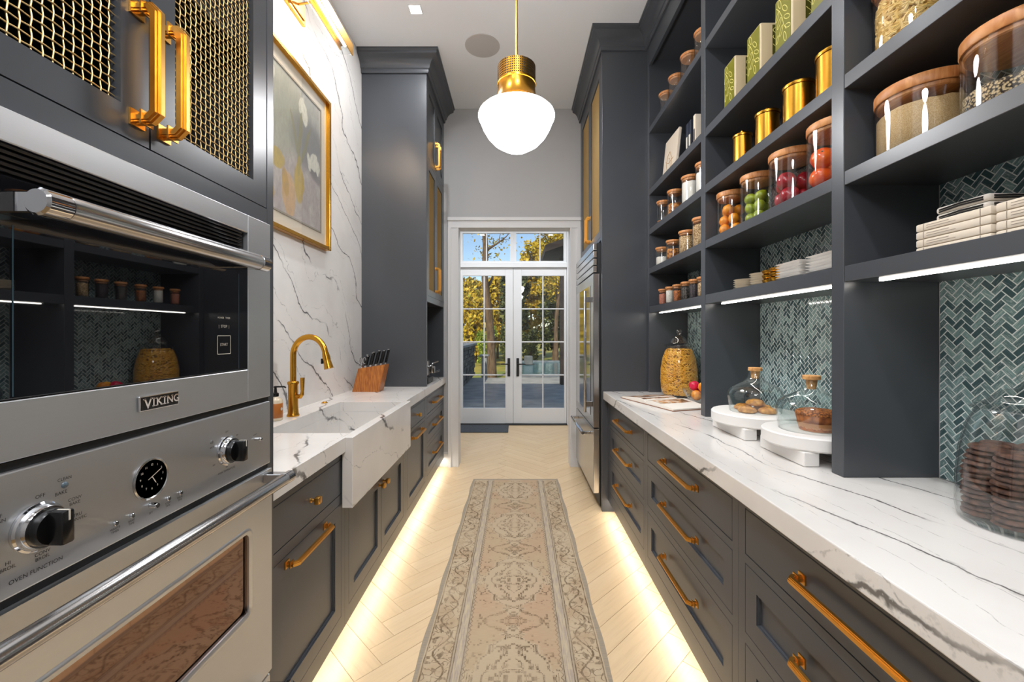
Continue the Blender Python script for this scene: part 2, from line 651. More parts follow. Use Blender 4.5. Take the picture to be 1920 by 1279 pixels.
def copy_tree(o, parent=None):
    c = o.copy()
    link(c)
    c.parent = parent
    for ch in list(o.children):
        copy_tree(ch, c)
    return c

def text_mb(s, size, extrude=0.0, offset=0.0, align='CENTER', spacing=1.0, shear=0.0):
    cu = bpy.data.curves.new('lettering', 'FONT')
    cu.body = s
    cu.size = size
    cu.extrude = extrude
    cu.offset = offset
    cu.align_x = align
    cu.align_y = 'CENTER'
    cu.space_character = spacing
    cu.resolution_u = 3
    cu.shear = shear
    o = bpy.data.objects.new('lettering', cu)
    link(o)
    dg = bpy.context.evaluated_depsgraph_get()
    me = bpy.data.meshes.new_from_object(o.evaluated_get(dg))
    mb = MB()
    mb.add([v.co[:] for v in me.vertices], [tuple(p.vertices) for p in me.polygons])
    bpy.data.objects.remove(o)
    bpy.data.curves.remove(cu)
    bpy.data.meshes.remove(me)
    return mb

def place_text(mb, x, y, z, face=1):
    """lettering on a side facing +x (face=1) or -x (face=-1): reads along y"""
    mb.v = [(x + face * p[2], y + face * p[0], z + p[1]) for p in mb.v]
    return mb

# ================================================================== THE ROOM
CEIL = 3.648
FAR = 4.297          # wall with the cased opening
ENTRY = 6.255        # wall with the glazed doors
XL, XR = -1.28, 1.28
BACK = -2.2

def struct(name, mb, mat, label, cat='room', smooth=None):
    o = part(name, mb, mat, smooth=smooth)
    return tag(o, label, cat, kind='structure')

# floor: dark joint bed with single oak planks on it
floor = struct('floor', MB().box(-1.6, 1.6, BACK, ENTRY + 0.05, -0.12, -0.004), 'floor_gap', 'pale oak floor laid in herringbone', 'floor')

def clip_poly(poly, x0, x1, y0, y1):
    def cut(ps, ins, isect):
        out = []
        for i, p in enumerate(ps):
            q = ps[i - 1]
            if ins(p):
                if not ins(q): out.append(isect(q, p))
                out.append(p)
            elif ins(q):
                out.append(isect(q, p))
        return out
    def ix(c):
        return lambda q, p: (c, q[1] + (p[1] - q[1]) * (c - q[0]) / (p[0] - q[0]))
    def iy(c):
        return lambda q, p: (q[0] + (p[0] - q[0]) * (c - q[1]) / (p[1] - q[1]), c)
    for ins, isect in ((lambda p: p[0] >= x0 - 1e-9, ix(x0)), (lambda p: p[0] <= x1 + 1e-9, ix(x1)), (lambda p: p[1] >= y0 - 1e-9, iy(y0)), (lambda p: p[1] <= y1 + 1e-9, iy(y1))):
        if not poly: return poly
        poly = cut(poly, ins, isect)
    return poly

def area(poly):
    return abs(sum(poly[i - 1][0] * poly[i][1] - poly[i][0] * poly[i - 1][1] for i in range(len(poly)))) / 2

def herringbone(L, W, gap, origin, rect):
    """rectangles of a 45 degree herringbone covering rect: (centre, angle, corner polygon, clipped polygon, whole?)"""
    x0, x1, y0, y1 = rect
    r2 = math.sqrt(0.5)
    def rot(p):
        return (origin[0] + (p[0] - p[1]) * r2, origin[1] + (p[0] + p[1]) * r2)
    out = []
    n = int(max(x1 - x0, y1 - y0) / min(W, L) * 1.5) + 6
    px = math.sqrt(2) * L
    py = math.sqrt(2) * W
    ja0, ja1 = int((x0 - origin[0] - 2 * L) / px) - 1, int((x1 - origin[0] + 2 * L) / px) + 1
    ia0, ia1 = int((y0 - origin[1] - 2 * L) / py) - 1, int((y1 - origin[1] + 2 * L) / py) + 1
    g = gap / 2
    for j in range(ja0, ja1 + 1):
        for i in range(ia0, ia1 + 1):
            bx, by = i * W + j * L, i * W - j * L
            for kind in (0, 1):
                if kind == 0: r = (bx + g, bx + L - g, by + g, by + W - g)
                else: r = (bx - W + g, bx - g, by + g, by + L - g)
                poly = [rot(p) for p in ((r[0], r[2]), (r[1], r[2]), (r[1], r[3]), (r[0], r[3]))]
                cl = clip_poly(poly, x0, x1, y0, y1)
                if len(cl) < 3 or area(cl) < 2e-5: continue
                whole = abs(area(cl) - area(poly)) < 1e-9
                c = rot(((r[0] + r[1]) / 2, (r[2] + r[3]) / 2))
                out.append((c, PI / 4 if kind == 0 else 3 * PI / 4, poly, cl, whole))
    return out

PL, PW = 0.62, 0.118
plank_mesh = None
planks = herringbone(PL, PW, 0.0018, (0.33, 0.05), (-0.95, 0.95, -0.3, ENTRY - 0.02))
def plank_mb(poly):
    # small chamfer along the top arris
    n = len(poly)
    cx = sum(p[0] for p in poly) / n; cy = sum(p[1] for p in poly) / n
    mb = MB()
    ins = []
    for p in poly:
        d = Vector((cx - p[0], cy - p[1])); d.normalize()
        ins.append((p[0] + d.x * 0.0012, p[1] + d.y * 0.0012))
    vs = [(p[0], p[1], -0.004) for p in poly] + [(p[0], p[1], -0.001) for p in poly] + [(p[0], p[1], 0.0) for p in ins]
    fs = [tuple(range(2 * n, 3 * n))]
    for k in range(n):
        k2 = (k + 1) % n
        fs += [(k, k2, n + k2, n + k), (n + k, n + k2, 2 * n + k2, 2 * n + k)]
    return mb.add(vs, fs)
for c, a, poly, cl, whole in planks:
    if whole:
        if plank_mesh is None:
            h, w = PL / 2 - 0.0009, PW / 2 - 0.0009
            plank_mesh = plank_mb([(-h, -w), (h, -w), (h, w), (-h, w)]).mesh('plank')
            plank_mesh.materials.append(M['oak'])
        o = bpy.data.objects.new('plank', plank_mesh)
    else:
        ca, sa = math.cos(-a), math.sin(-a)
        loc = [((p[0] - c[0]) * ca - (p[1] - c[1]) * sa, (p[0] - c[0]) * sa + (p[1] - c[1]) * ca) for p in cl]
        me = plank_mb(loc).mesh('plank')
        me.materials.append(M['oak'])
        o = bpy.data.objects.new('plank', me)
    o.location = (c[0], c[1], 0)
    o.rotation_euler = (0, 0, a)
    link(o)
    o.parent = floor

struct('ceiling', MB().box(-1.5, 1.5, BACK, FAR + 0.16, CEIL, CEIL + 0.12), 'ceil', 'smooth off-white ceiling of the pantry', 'ceiling')
struct('wall_left', MB().box(XL - 0.14, XL, BACK, FAR + 0.16, 0, CEIL), 'marble_wall', 'white quartz wall slab with dark wavy veins behind the sink', 'wall')
wall_right = struct('wall_right', MB().box(XR + 0.006, XR + 0.15, BACK, FAR + 0.16, 0, CEIL), 'wall', 'right wall behind the shelving with herringbone glass tiles', 'wall')
struct('wall_back', MB().box(-1.5, 1.5, BACK - 0.12, BACK, 0, CEIL), 'wall', 'plain grey wall behind the viewer', 'wall')
# far wall with opening
OX0, OX1, OZ = -0.590, 0.545, 2.43
struct('wall_far', MB().box(XL, OX0 - 0.02, FAR, FAR + 0.14, 0, CEIL).box(OX1 + 0.02, XR, FAR, FAR + 0.14, 0, CEIL).box(OX0 - 0.02, OX1 + 0.02, FAR, FAR + 0.14, OZ + 0.02, CEIL),
       'wall', 'grey end wall around the cased opening', 'wall')
# casing
t = thing('trim_1', 'white moulded casing around the opening to the hall', 'door casing', (0, FAR, 0), kind='structure')
cw = 0.105
def casing_leg(xi, s):
    mb = MB()
    mb.box(xi + s * 0.016, xi + s * (cw - 0.032), FAR - 0.018, FAR - 0.0005, 0, OZ)
    mb.box(xi + s * (cw - 0.032), xi + s * cw, FAR - 0.034, FAR - 0.0005, 0, OZ)
    mb.box(xi, xi + s * 0.016, FAR - 0.024, FAR - 0.0005, 0, OZ)
    return mb
part('casing_leg', casing_leg(OX0, -1), 'trim', t)
part('casing_leg', casing_leg(OX1, 1), 'trim', t)
mb = MB().box(OX0 - cw, OX1 + cw, FAR - 0.018, FAR - 0.0005, OZ + 0.016, OZ + cw - 0.032)
mb.box(OX0 - cw - 0.004, OX1 + cw + 0.004, FAR - 0.034, FAR - 0.0005, OZ + cw - 0.032, OZ + cw)
mb.box(OX0 - cw, OX1 + cw, FAR - 0.024, FAR - 0.0005, OZ, OZ + 0.016)
part('casing_head', mb, 'trim', t)
mb = MB().box(OX0 - 0.018, OX0, FAR, FAR + 0.14, 0, OZ + 0.018).box(OX1, OX1 + 0.018, FAR, FAR + 0.14, 0, OZ + 0.018).box(OX0, OX1, FAR, FAR + 0.14, OZ, OZ + 0.018)
part('jamb', mb, 'trim', t)
struct('baseboard_left', MB().box(-0.78, OX0 - cw, FAR - 0.016, FAR - 0.0005, 0, 0.13).box(-0.78, OX0 - cw, FAR - 0.010, FAR - 0.0005, 0.13, 0.15), 'trim', 'white baseboard stub beside the drawers at the casing', 'baseboard')

# hall beyond
struct('wall_hall_left', MB().box(-1.5, -1.4, FAR + 0.14, ENTRY, 0, 3.1), 'wall', 'left wall of the hall beyond the opening', 'wall')
struct('wall_hall_right', MB().box(1.4, 1.5, FAR + 0.14, ENTRY, 0, 3.1), 'wall', 'right wall of the hall beyond the opening', 'wall')
struct('ceiling_hall', MB().box(-1.5, 1.5, FAR + 0.16, ENTRY + 0.15, 3.1, 3.2), 'ceil', 'ceiling of the hall before the glazed doors', 'ceiling')
DC, LW = -0.05, 0.80     # middle of the door pair, leaf width
DT, TT = 2.335, 2.90     # door head, transom head
struct('wall_entry', MB().box(-1.5, DC - LW - 0.04, ENTRY, ENTRY + 0.15, 0, 3.1).box(DC + LW + 0.04, 1.5, ENTRY, ENTRY + 0.15, 0, 3.1).box(DC - LW - 0.04, DC + LW + 0.04, ENTRY, ENTRY + 0.15, TT + 0.03, 3.1),
       'wall', 'outside wall around the glazed double doors', 'wall')
struct('roof', MB().box(-6, 6, BACK - 3, ENTRY + 0.6, CEIL + 0.14, CEIL + 0.5).box(-6, 6, BACK - 3, 2, CEIL + 0.5, CEIL + 2.2), 'wall', 'unseen roof block added to shade the deck', 'roof')  # out-of-view roof volume, added so the house shades the deck
# frame of the doors
t = thing('trim_2', 'white frame and mullions around the glazed doors and transom', 'door frame', (DC, ENTRY, 0), kind='structure')
mb = MB()
for s in (-1, 1):
    mb.box(DC + s * LW, DC + s * (LW + 0.039), ENTRY + 0.001, ENTRY + 0.12, 0.0, TT + 0.029)
part('side_jamb', mb, 'door_white', t)
part('head_rail', MB().box(DC - LW, DC + LW, ENTRY + 0.001, ENTRY + 0.12, TT, TT + 0.029), 'door_white', t)
part('transom_bar', MB().bbox(DC - LW, DC + LW, ENTRY - 0.012, ENTRY + 0.12, DT + 0.004, DT + 0.075, 0.006), 'door_white', t)
part('threshold', MB().box(DC - LW, DC + LW, ENTRY - 0.03, ENTRY + 0.12, 0.0005, 0.014), 'black_metal', t)
PITCH = 0.317
def leaf(name, s, label):
    """glazed leaf: s=-1 left, +1 right"""
    xa, xb = (DC - LW + 0.003, DC - 0.002) if s < 0 else (DC + 0.002, DC + LW - 0.003)
    g0, g1 = (xb - 0.115 - 2 * PITCH, xb - 0.115) if s < 0 else (xa + 0.125, xa + 0.125 + 2 * PITCH)
    y0, y1 = ENTRY + 0.03, ENTRY + 0.075
    zb, zt, gb, gt = 0.018, DT, 0.245, 2.22
    t = thing(name, label, 'door', ((xa + xb) / 2, ENTRY + 0.05, 0.018), kind='structure')
    part('stile', MB().bbox(xa, g0, y0, y1, zb, zt, 0.003, 1), 'door_white', t)
    part('stile', MB().bbox(g1, xb, y0, y1, zb, zt, 0.003, 1), 'door_white', t)
    part('bottom_rail', MB().box(g0, g1, y0 + 0.0005, y1 - 0.0005, zb, gb), 'door_white', t)
    part('top_rail', MB().box(g0, g1, y0 + 0.0005, y1 - 0.0005, gt, zt), 'door_white', t)
    ph = (gt - gb) / 4
    for c in range(2):
        for r in range(4):
            part('pane', MB().box(g0 + c * PITCH, g0 + (c + 1) * PITCH, ENTRY + 0.051, ENTRY + 0.055, gb + r * ph, gb + (r + 1) * ph), 'pane', t)
    part('muntin', MB().bbox(g0 + PITCH - 0.009, g0 + PITCH + 0.009, y0 + 0.008, y1 - 0.008, gb, gt, 0.003, 1), 'door_white', t)
    for r in range(1, 4):
        part('muntin', MB().bbox(g0, g1, y0 + 0.008, y1 - 0.008, gb + r * ph - 0.009, gb + r * ph + 0.009, 0.003, 1), 'door_white', t)
    hx = DC - 0.065 if s < 0 else DC + 0.068
    h = part('handle', MB().bbox(hx - 0.02, hx + 0.02, ENTRY + 0.022, ENTRY + 0.0298, 0.72, 0.99, 0.002, 1), 'black_metal', t, label='black backplate of the lever handle')
    mb = MB().tube([(hx, ENTRY + 0.023, 0.905), (hx, ENTRY - 0.028, 0.905), (hx + s * 0.02, ENTRY - 0.033, 0.905), (hx + s * 0.115, ENTRY - 0.033, 0.905)], 0.009, 8)
    part('lever', mb, 'black_metal', h, smooth=40)
leaf('door_1', -1, 'white glazed door leaf beside the dark doormat')
leaf('door_2', 1, 'white glazed door leaf with the pool behind it')
def transom(name, x0, x1, label):
    t = thing(name, label, 'window', ((x0 + x1) / 2, ENTRY + 0.05, DT + 0.075), kind='structure')
    z0, z1 = DT + 0.0752, TT - 0.0002
    y0, y1 = ENTRY + 0.03, ENTRY + 0.075
    e = 0.045
    part('sash', MB().box(x0, x0 + e, y0, y1, z0, z1).box(x1 - e, x1, y0, y1, z0, z1).box(x0 + e, x1 - e, y0, y1, z0, z0 + 0.03).box(x0 + e, x1 - e, y0, y1, z1 - e, z1), 'door_white', t)
    m = (x0 + x1) / 2
    part('pane', MB().box(x0 + e, m, ENTRY + 0.051, ENTRY + 0.055, z0 + 0.03, z1 - e), 'pane', t)
    part('pane', MB().box(m, x1 - e, ENTRY + 0.051, ENTRY + 0.055, z0 + 0.03, z1 - e), 'pane', t)
    part('muntin', MB().bbox(m - 0.009, m + 0.009, y0 + 0.008, y1 - 0.008, z0 + 0.03, z1 - e, 0.003, 1), 'door_white', t)
transom('window_1', DC - LW + 0.002, DC - 0.001, 'transom window over the door leaf by the doormat')
transom('window_2', DC + 0.001, DC + LW - 0.002, 'transom window showing the dark eave outside')
# doormat
mb = MB().bbox(-0.84, -0.115, 5.76, 6.2, 0.001, 0.014, 0.004, 1)
m, n, b = new_mat('doormat_weave')
p = n.coords('Object'); x, y, z = n.sep(p)
sw = (n.noise(p, 6, 2, 0.5, 1.5) * 9.0).fract()
n.put(b.inputs['Base Color'], n.mix(n.smooth((sw - 0.5).abs(), 0.02, 0.08, 1.0, 0.0), C('#474d54'), C('#2b3036')))
b.inputs['Roughness'].default_value = 0.95
M['doormat'] = m
solid('doormat', mb, 'doormat', 'thin slate grey doormat on the floor at the glazed doors', 'doormat')

# ------------------------------------------------------------------ glass mosaic on the right wall
BAYS = [(2.263, 3.15), (1.325, 2.213), (0.387, 1.275)]      # far, middle, near
TL, TW, TG = 0.0352, 0.0164, 0.0029
allt = []
for bi, (y0, y1) in enumerate(BAYS):
    ztop = 2.09
    org = (y0 + 0.004, 0.93)
    for rec in herringbone(TL, TW, TG, org, (y0 + 0.002, y1 - 0.002, 0.9165, ztop)):
        c, a, poly, cl, whole = rec
        vis = 0
        if c[1] < 1.80 and not (1.508 < c[1] < 1.556):
            if c[1] > 0.92 and (c[0] > 0.80):
                vis = 1
            # hidden behind the divider side
            pxx = CX + FPX * XR / max(c[0], 0.1)
            lo = {0: 1290, 1: 1427, 2: 1762}[bi]
            hi = {0: 1315, 1: 1560, 2: 1920}[bi]
            if not (lo - 5 < pxx < hi + 5):
                vis = 0
        allt.append((0 if vis and whole else 1, c[0], rec))
    part('grout_bed', MB().box(XR - 0.0001, XR + 0.0059, y0, y1, 0.9152, ztop), 'grout', wall_right)
allt.sort(key=lambda q: (q[0], q[1]))
def tile_geo(poly):
    n = len(poly)
    cx = sum(p[0] for p in poly) / n; cy = sum(p[1] for p in poly) / n
    ins = []
    for p in poly:
        d = Vector((cx - p[0], cy - p[1]))
        l = d.length
        d.normalize()
        k = min(0.0012, l * 0.4)
        ins.append((p[0] + d.x * k, p[1] + d.y * k))
    vs = [(0.0018, p[0], p[1]) for p in poly] + [(-0.0006, p[0], p[1]) for p in poly] + [(-0.0014, p[0], p[1]) for p in ins]
    fs = [tuple(range(2 * n, 3 * n))[::-1]]
    for k in range(n):
        k2 = (k + 1) % n
        fs += [(k, n + k, n + k2, k2), (n + k, 2 * n + k, 2 * n + k2, n + k2)]
    return vs, fs
def set_uv(me, uvs):
    lay = me.uv_layers.new(name='UVMap')
    for lp in me.loops:
        lay.data[lp.index].uv = uvs[lp.vertex_index]
h, w = TL / 2 - TG / 2, TW / 2 - TG / 2
vs, fs = tile_geo([(-h, -w), (h, -w), (h, w), (-h, w)])
tile_me = bpy.data.meshes.new('tile')
tile_me.from_pydata(vs, [], fs)
set_uv(tile_me, [(v[1], v[2]) for v in vs])
tile_me.materials.append(M['tile'])
rest_v, rest_f, rest_uv = [], [], []
for i, (k, _, (c, a, poly, cl, whole)) in enumerate(allt):
    if i < 300 and k == 0:
        o = bpy.data.objects.new('tile', tile_me)
        o.location = (XR, c[0], c[1])
        o.rotation_euler = (a, 0, 0)
        link(o)
        o.parent = wall_right
    else:
        vs, fs = tile_geo(cl)
        off = len(rest_v)
        rest_v += [(v[0] + XR, v[1], v[2]) for v in vs]
        rest_f += [tuple(q + off for q in f) for f in fs]
        ca, sa = math.cos(-a), math.sin(-a)
        rest_uv += [((v[1] - c[0]) * ca - (v[2] - c[1]) * sa, (v[1] - c[0]) * sa + (v[2] - c[1]) * ca) for v in vs]
me = bpy.data.meshes.new('tile_field')
me.from_pydata(rest_v, [], rest_f)
set_uv(me, rest_uv)
me.materials.append(M['tile'])
o = bpy.data.objects.new('tile_field', me)
link(o)
o.parent = wall_right
o['kind'] = 'stuff'

# ------------------------------------------------------------------ crown mouldings
CROWN = [(0.0, 0.0), (0.012, 0.0), (0.016, 0.012), (0.016, 0.028), (0.024, 0.034), (0.028, 0.05), (0.038, 0.075), (0.056, 0.095), (0.078, 0.107), (0.084, 0.112), (0.084, 0.128), (0.094, 0.136), (0.094, 0.1499), (0.0, 0.1499)]
def crown(name, path, outs, label, k=1.0):
    """path corner points in plan; outs = per-point outward offset direction"""
    z0 = CEIL - 0.15
    vs, fs = [], []
    n = len(CROWN)
    for (x, y), (ox, oy) in zip(path, outs):
        for d, z in CROWN:
            vs.append((x + ox * d * k, y + oy * d * k, z0 + z))
    for i in range(len(path) - 1):
        for q in range(n):
            q2 = (q + 1) % n
            fs.append((i * n + q, i * n + q2, (i + 1) * n + q2, (i + 1) * n + q))
    fs.append(tuple(range(n)))
    fs.append(tuple((len(path) - 1) * n + q for q in range(n)))
    mb = MB().add(vs, fs)
    return struct(name, mb, 'paint', label, 'crown moulding', smooth=35)
# ================================================================== JOINERY
STEP = [(1, .4), (.72, .4), (.72, .78), (.38, .78), (.38, 1), (-.38, 1), (-.38, .78), (-.72, .78), (-.72, .4), (-1, .4), (-1, -.4), (-.72, -.4), (-.72, -.78), (-.38, -.78), (-.38, -1), (.38, -1), (.38, -.78), (.72, -.78), (.72, -.4), (1, -.4)]
def pull(parent, X, s, y, z, length, vertical=False, out=0.034, r=0.0085, name='pull'):
    """stepped brass bar pull with two flanged feet on a front facing s*x"""
    h = length / 2
    c = 0.011
    sect = [(a * r, b * r) for a, b in STEP]
    def q(along, o):
        return (X + s * o, y, z + along) if vertical else (X + s * o, y + along, z)
    path = [q(-h, 0.0002), q(-h, out - c), q(-h + c, out), q(h - c, out), q(h, out - c), q(h, 0.0002)]
    mb = MB().sweep(path, sect, (0, 1, 0) if vertical else (0, 0, 1))
    f = r * 1.45
    for e in (-h, h):
        p = q(e, 0)
        for o0, o1, k in ((0.0002, 0.004, f), (out * 0.45, out * 0.45 + 0.003, r * 1.25)):
            mb.box(p[0] + s * o0, p[0] + s * o1, p[1] - k, p[1] + k, p[2] - k, p[2] + k)
    return part(name, mb, 'brass', parent, smooth=30, label='ridged brass bar handle')

def knob(parent, X, s, y, z):
    mb = MB().lathe([(0.0085, 0.0002), (0.0085, 0.003), (0.005, 0.006), (0.005, 0.016)], 14, (0, 0, 0), 'x')
    mb.v = [(X + s * p[0], y + p[1], z + p[2]) for p in mb.v]
    mb.bbox(min(X + s * 0.016, X + s * 0.036), max(X + s * 0.016, X + s * 0.036), y - 0.013, y + 0.013, z - 0.013, z + 0.013, 0.004, 2)
    return part('knob', mb, 'brass', parent, smooth=35, label='square brass knob')

def front(parent, name, X, s, y0, y1, z0, z1, shaker=True, rail=0.058, mesh=None):
    """inset door or drawer front, outer face flush at X"""
    g, th = 0.0022, 0.019
    y0 += g; y1 -= g; z0 += g; z1 -= g
    a, b = X, X - s * th
    mb = MB()
    if not shaker:
        mb.bbox(min(a, b), max(a, b), y0, y1, z0, z1, 0.0015, 1)
        return part(name, mb, 'paint', parent)
    r = rail
    for q in ((y0, y0 + r, z0, z1), (y1 - r, y1, z0, z1)):
        mb.box(a, b, q[0], q[1], q[2], q[3])
    mb.box(a, b, y0 + r, y1 - r, z0, z0 + r)
    mb.box(a, b, y0 + r, y1 - r, z1 - r, z1)
    if mesh is None:
        # small inner step then the recessed panel
        e = 0.004
        mb.box(a - s * 0.004, b, y0 + r, y0 + r + e, z0 + r, z1 - r)
        mb.box(a - s * 0.004, b, y1 - r - e, y1 - r, z0 + r, z1 - r)
        mb.box(a - s * 0.004, b, y0 + r + e, y1 - r - e, z0 + r, z0 + r + e)
        mb.box(a - s * 0.004, b, y0 + r + e, y1 - r - e, z1 - r - e, z1 - r)
        mb.box(a - s * 0.011, b, y0 + r + e, y1 - r - e, z0 + r + e, z1 - r - e)
    o = part(name, mb, 'paint', parent)
    if mesh is not None:
        wire_mesh(o, X - s * 0.011, y0 + r - 0.004, y1 - r + 0.004, z0 + r - 0.004, z1 - r + 0.004, *mesh)
    return o

def wire_mesh(parent, X, y0, y1, z0, z1, pitch, wire, woven=True):
    ny, nz = max(2, round((y1 - y0) / pitch)), max(2, round((z1 - z0) / pitch))
    py, pz = (y1 - y0) / ny, (z1 - z0) / nz
    w = wire / 2
    mb = MB()
    sq = [(w, 0), (0, w), (-w, 0), (0, -w)] if not woven else [(w * math.cos(k * PI / 3), w * math.sin(k * PI / 3)) for k in range(6)]
    amp = w * 0.9
    for i in range(1, ny):
        y = y0 + i * py
        if woven: path = [(X + (amp if (i + j) % 2 else -amp), y, z0 + j * pz) for j in range(nz + 1)]
        else: path = [(X + w, y, z0), (X + w, y, z1)]
        mb.sweep(path, sq, (0, 1, 0), caps=False)
    for j in range(1, nz):
        z = z0 + j * pz
        if woven: path = [(X + (-amp if (i + j) % 2 else amp), y0 + i * py, z) for i in range(ny + 1)]
        else: path = [(X - w, y0, z), (X - w, y1, z)]
        mb.sweep(path, sq, (0, 0, 1), caps=False)
    return part('wire_mesh', mb, 'wire', parent, smooth=60, label='woven brass wire grille', kind='stuff')

def face_frame(X, s, y0, y1, z0, z1, openings, th=0.02):
    ys = sorted({y0, y1, *[v for o in openings for v in o[:2]]})
    zs = sorted({z0, z1, *[v for o in openings for v in o[2:]]})
    mb = MB()
    for i in range(len(ys) - 1):
        for j in range(len(zs) - 1):
            cy, cz = (ys[i] + ys[i + 1]) / 2, (zs[j] + zs[j + 1]) / 2
            if any(o[0] < cy < o[1] and o[2] < cz < o[3] for o in openings): continue
            mb.box(X, X - s * th, ys[i], ys[i + 1], zs[j], zs[j + 1])
    return mb

CT, CB = 0.915, 0.855        # countertop top and bottom
KICK = 0.09
XFL, XFR = -0.740, 0.695     # cabinet faces
XCL, XCR = -0.720, 0.658     # countertop edges

def base_cabinet(label, X, s, y0, y1, rows, wall, name='base_cabinet', hollow=None):
    """rows: list of (kind, ya, yb, za, zb, fitting)"""
    root = thing(name, label, 'cabinet', ((X + wall) / 2, (y0 + y1) / 2, 0))
    part('face_frame', face_frame(X, s, y0 + 0.0005, y1 - 0.0005, KICK, CB - 0.0005, [r[1:5] for r in rows]), 'paint', root)
    zc = CB - 0.001 if hollow is None else hollow
    part('carcass', MB().box(X - s * 0.0205, wall + s * 0.001, y0 + 0.0005, y1 - 0.0005, KICK, zc), 'dark_inside', root)
    part('toe_kick', MB().box(X - s * 0.075, X - s * 0.09, y0 + 0.0005, y1 - 0.0005, 0.001, KICK - 0.0005), 'white_wood', root)
    part('light_strip', MB().box(X - s * 0.008, X - s * 0.023, y0 + 0.01, y1 - 0.01, KICK - 0.006, KICK - 0.0005), 'toe_led', root, label='warm light strip under the cabinet')
    for kind, ya, yb, za, zb, fit in rows:
        o = front(root, 'drawer' if kind.startswith('drawer') else 'door', X, s, ya, yb, za, zb, not kind.endswith('flat'))
        if fit:
            if fit[0] == 'pull': pull(o, X, s, fit[1], fit[2], fit[3])
            if fit[0] == 'knob': knob(o, X, s, fit[1], fit[2])
    return root

# ---- right run: three banks of three drawers
def bank(label, ya, yb, frame0, frame1):
    c = (ya + yb) / 2
    rows = [('drawer_flat', ya, yb, 0.682, 0.822, ('pull', c, 0.757, 0.345)),
            ('drawer', ya, yb, 0.445, 0.655, ('pull', c, 0.556, 0.345)),
            ('drawer', ya, yb, 0.172, 0.412, ('pull', c, 0.312, 0.345))]
    return base_cabinet(label, XFR, -1, frame0, frame1, rows, XR, 'drawer_cabinet')
bank('charcoal three-drawer cabinet beside the refrigerator', 2.300, 3.134, 2.266, 3.199)
bank('charcoal three-drawer cabinet in the middle of the long run', 1.356, 2.232, 1.319, 2.266)
bank('charcoal three-drawer cabinet under the jar of chocolate cookies', 0.42, 1.281, 0.383, 1.319)
o = solid('countertop', MB().bbox(XCR, XR - 0.0005, 0.36, 3.1995, CB, CT, 0.003, 2), 'marble_right', 'long white quartz worktop with dark veins under the open shelves', 'countertop')

# ---- left run
A0, A1 = 1.2285, 1.815
base_cabinet('charcoal cabinet between the ovens and the farmhouse sink', XFL, 1, A0, A1,
             [('drawer_flat', 1.262, 1.780, 0.675, 0.822, ('knob', 1.515, 0.752)), ('door', 1.262, 1.780, 0.158, 0.638, ('pull', 1.49, 0.610, 0.27))], XL)
base_cabinet('charcoal double-door cabinet under the farmhouse sink', XFL, 1, A1, 2.80,
             [('door', 1.858, 2.305, 0.158, 0.588, ('knob', 2.270, 0.535)), ('door', 2.305, 2.757, 0.158, 0.588, ('knob', 2.340, 0.535))], XL, hollow=0.612)
base_cabinet('narrow charcoal cabinet with one knob drawer over a door', XFL, 1, 2.80, 3.44,
             [('drawer_flat', 2.850, 3.405, 0.682, 0.822, ('knob', 3.13, 0.752)), ('door', 2.850, 3.405, 0.158, 0.655, ('pull', 3.12, 0.615, 0.30))], XL)
base_cabinet('charcoal three-drawer cabinet at the end of the sink run', XFL, 1, 3.44, FAR - 0.0165,
             [('drawer_flat', 3.485, 4.245, 0.682, 0.822, ('pull', 3.87, 0.752, 0.345)), ('drawer', 3.485, 4.245, 0.445, 0.655, ('pull', 3.87, 0.556, 0.345)), ('drawer', 3.485, 4.245, 0.172, 0.412, ('pull', 3.87, 0.312, 0.345))], XL, 'drawer_cabinet')
# sink and worktop around it
SY0, SY1, AX = 1.773, 2.746, -0.690
BY0, BY1, BX0, BX1 = 1.850, 2.690, -1.130, -0.735
root = thing('farmhouse_sink', 'white veined quartz apron sink with a deep square basin', 'sink', (-0.93, 2.26, 0.617))
part('apron', MB().bbox(BX1, AX, SY0 + 0.0005, SY1 - 0.0005, 0.617, CT, 0.003, 2), 'marble_left', root)
mb = MB().box(BX0 - 0.012, BX1 - 0.0003, BY0 - 0.012, BY1 + 0.012, 0.655, 0.667)
mb.box(BX0 - 0.012, BX0, BY0 - 0.012, BY1 + 0.012, 0.667, CB - 0.0005)
mb.box(BX0, BX1 - 0.0003, BY0 - 0.012, BY0, 0.667, CB - 0.0005)
mb.box(BX0, BX1 - 0.0003, BY1, BY1 + 0.012, 0.667, CB - 0.0005)
part('basin', mb, 'marble_left', root)
part('drain', MB().lathe([(0.0, 0.6672), (0.045, 0.6672), (0.05, 0.669), (0.045, 0.671), (0.02, 0.6695), (0.0, 0.6695)], 24, (-0.95, 2.27, 0)), 'gold', root, smooth=40)
mb = MB().box(XL + 0.0005, XCL, 1.229, SY0, CB, CT).box(XL + 0.0005, BX1, SY0, BY0, CB, CT).box(XL + 0.0005, BX0, BY0, BY1, CB, CT)
mb.box(XL + 0.0005, BX1, BY1, SY1, CB, CT).box(XL + 0.0005, XCL, SY1, FAR - 0.017, CB, CT)
solid('countertop', mb, 'marble_left', 'white quartz worktop with dark veins around the farmhouse sink', 'countertop')

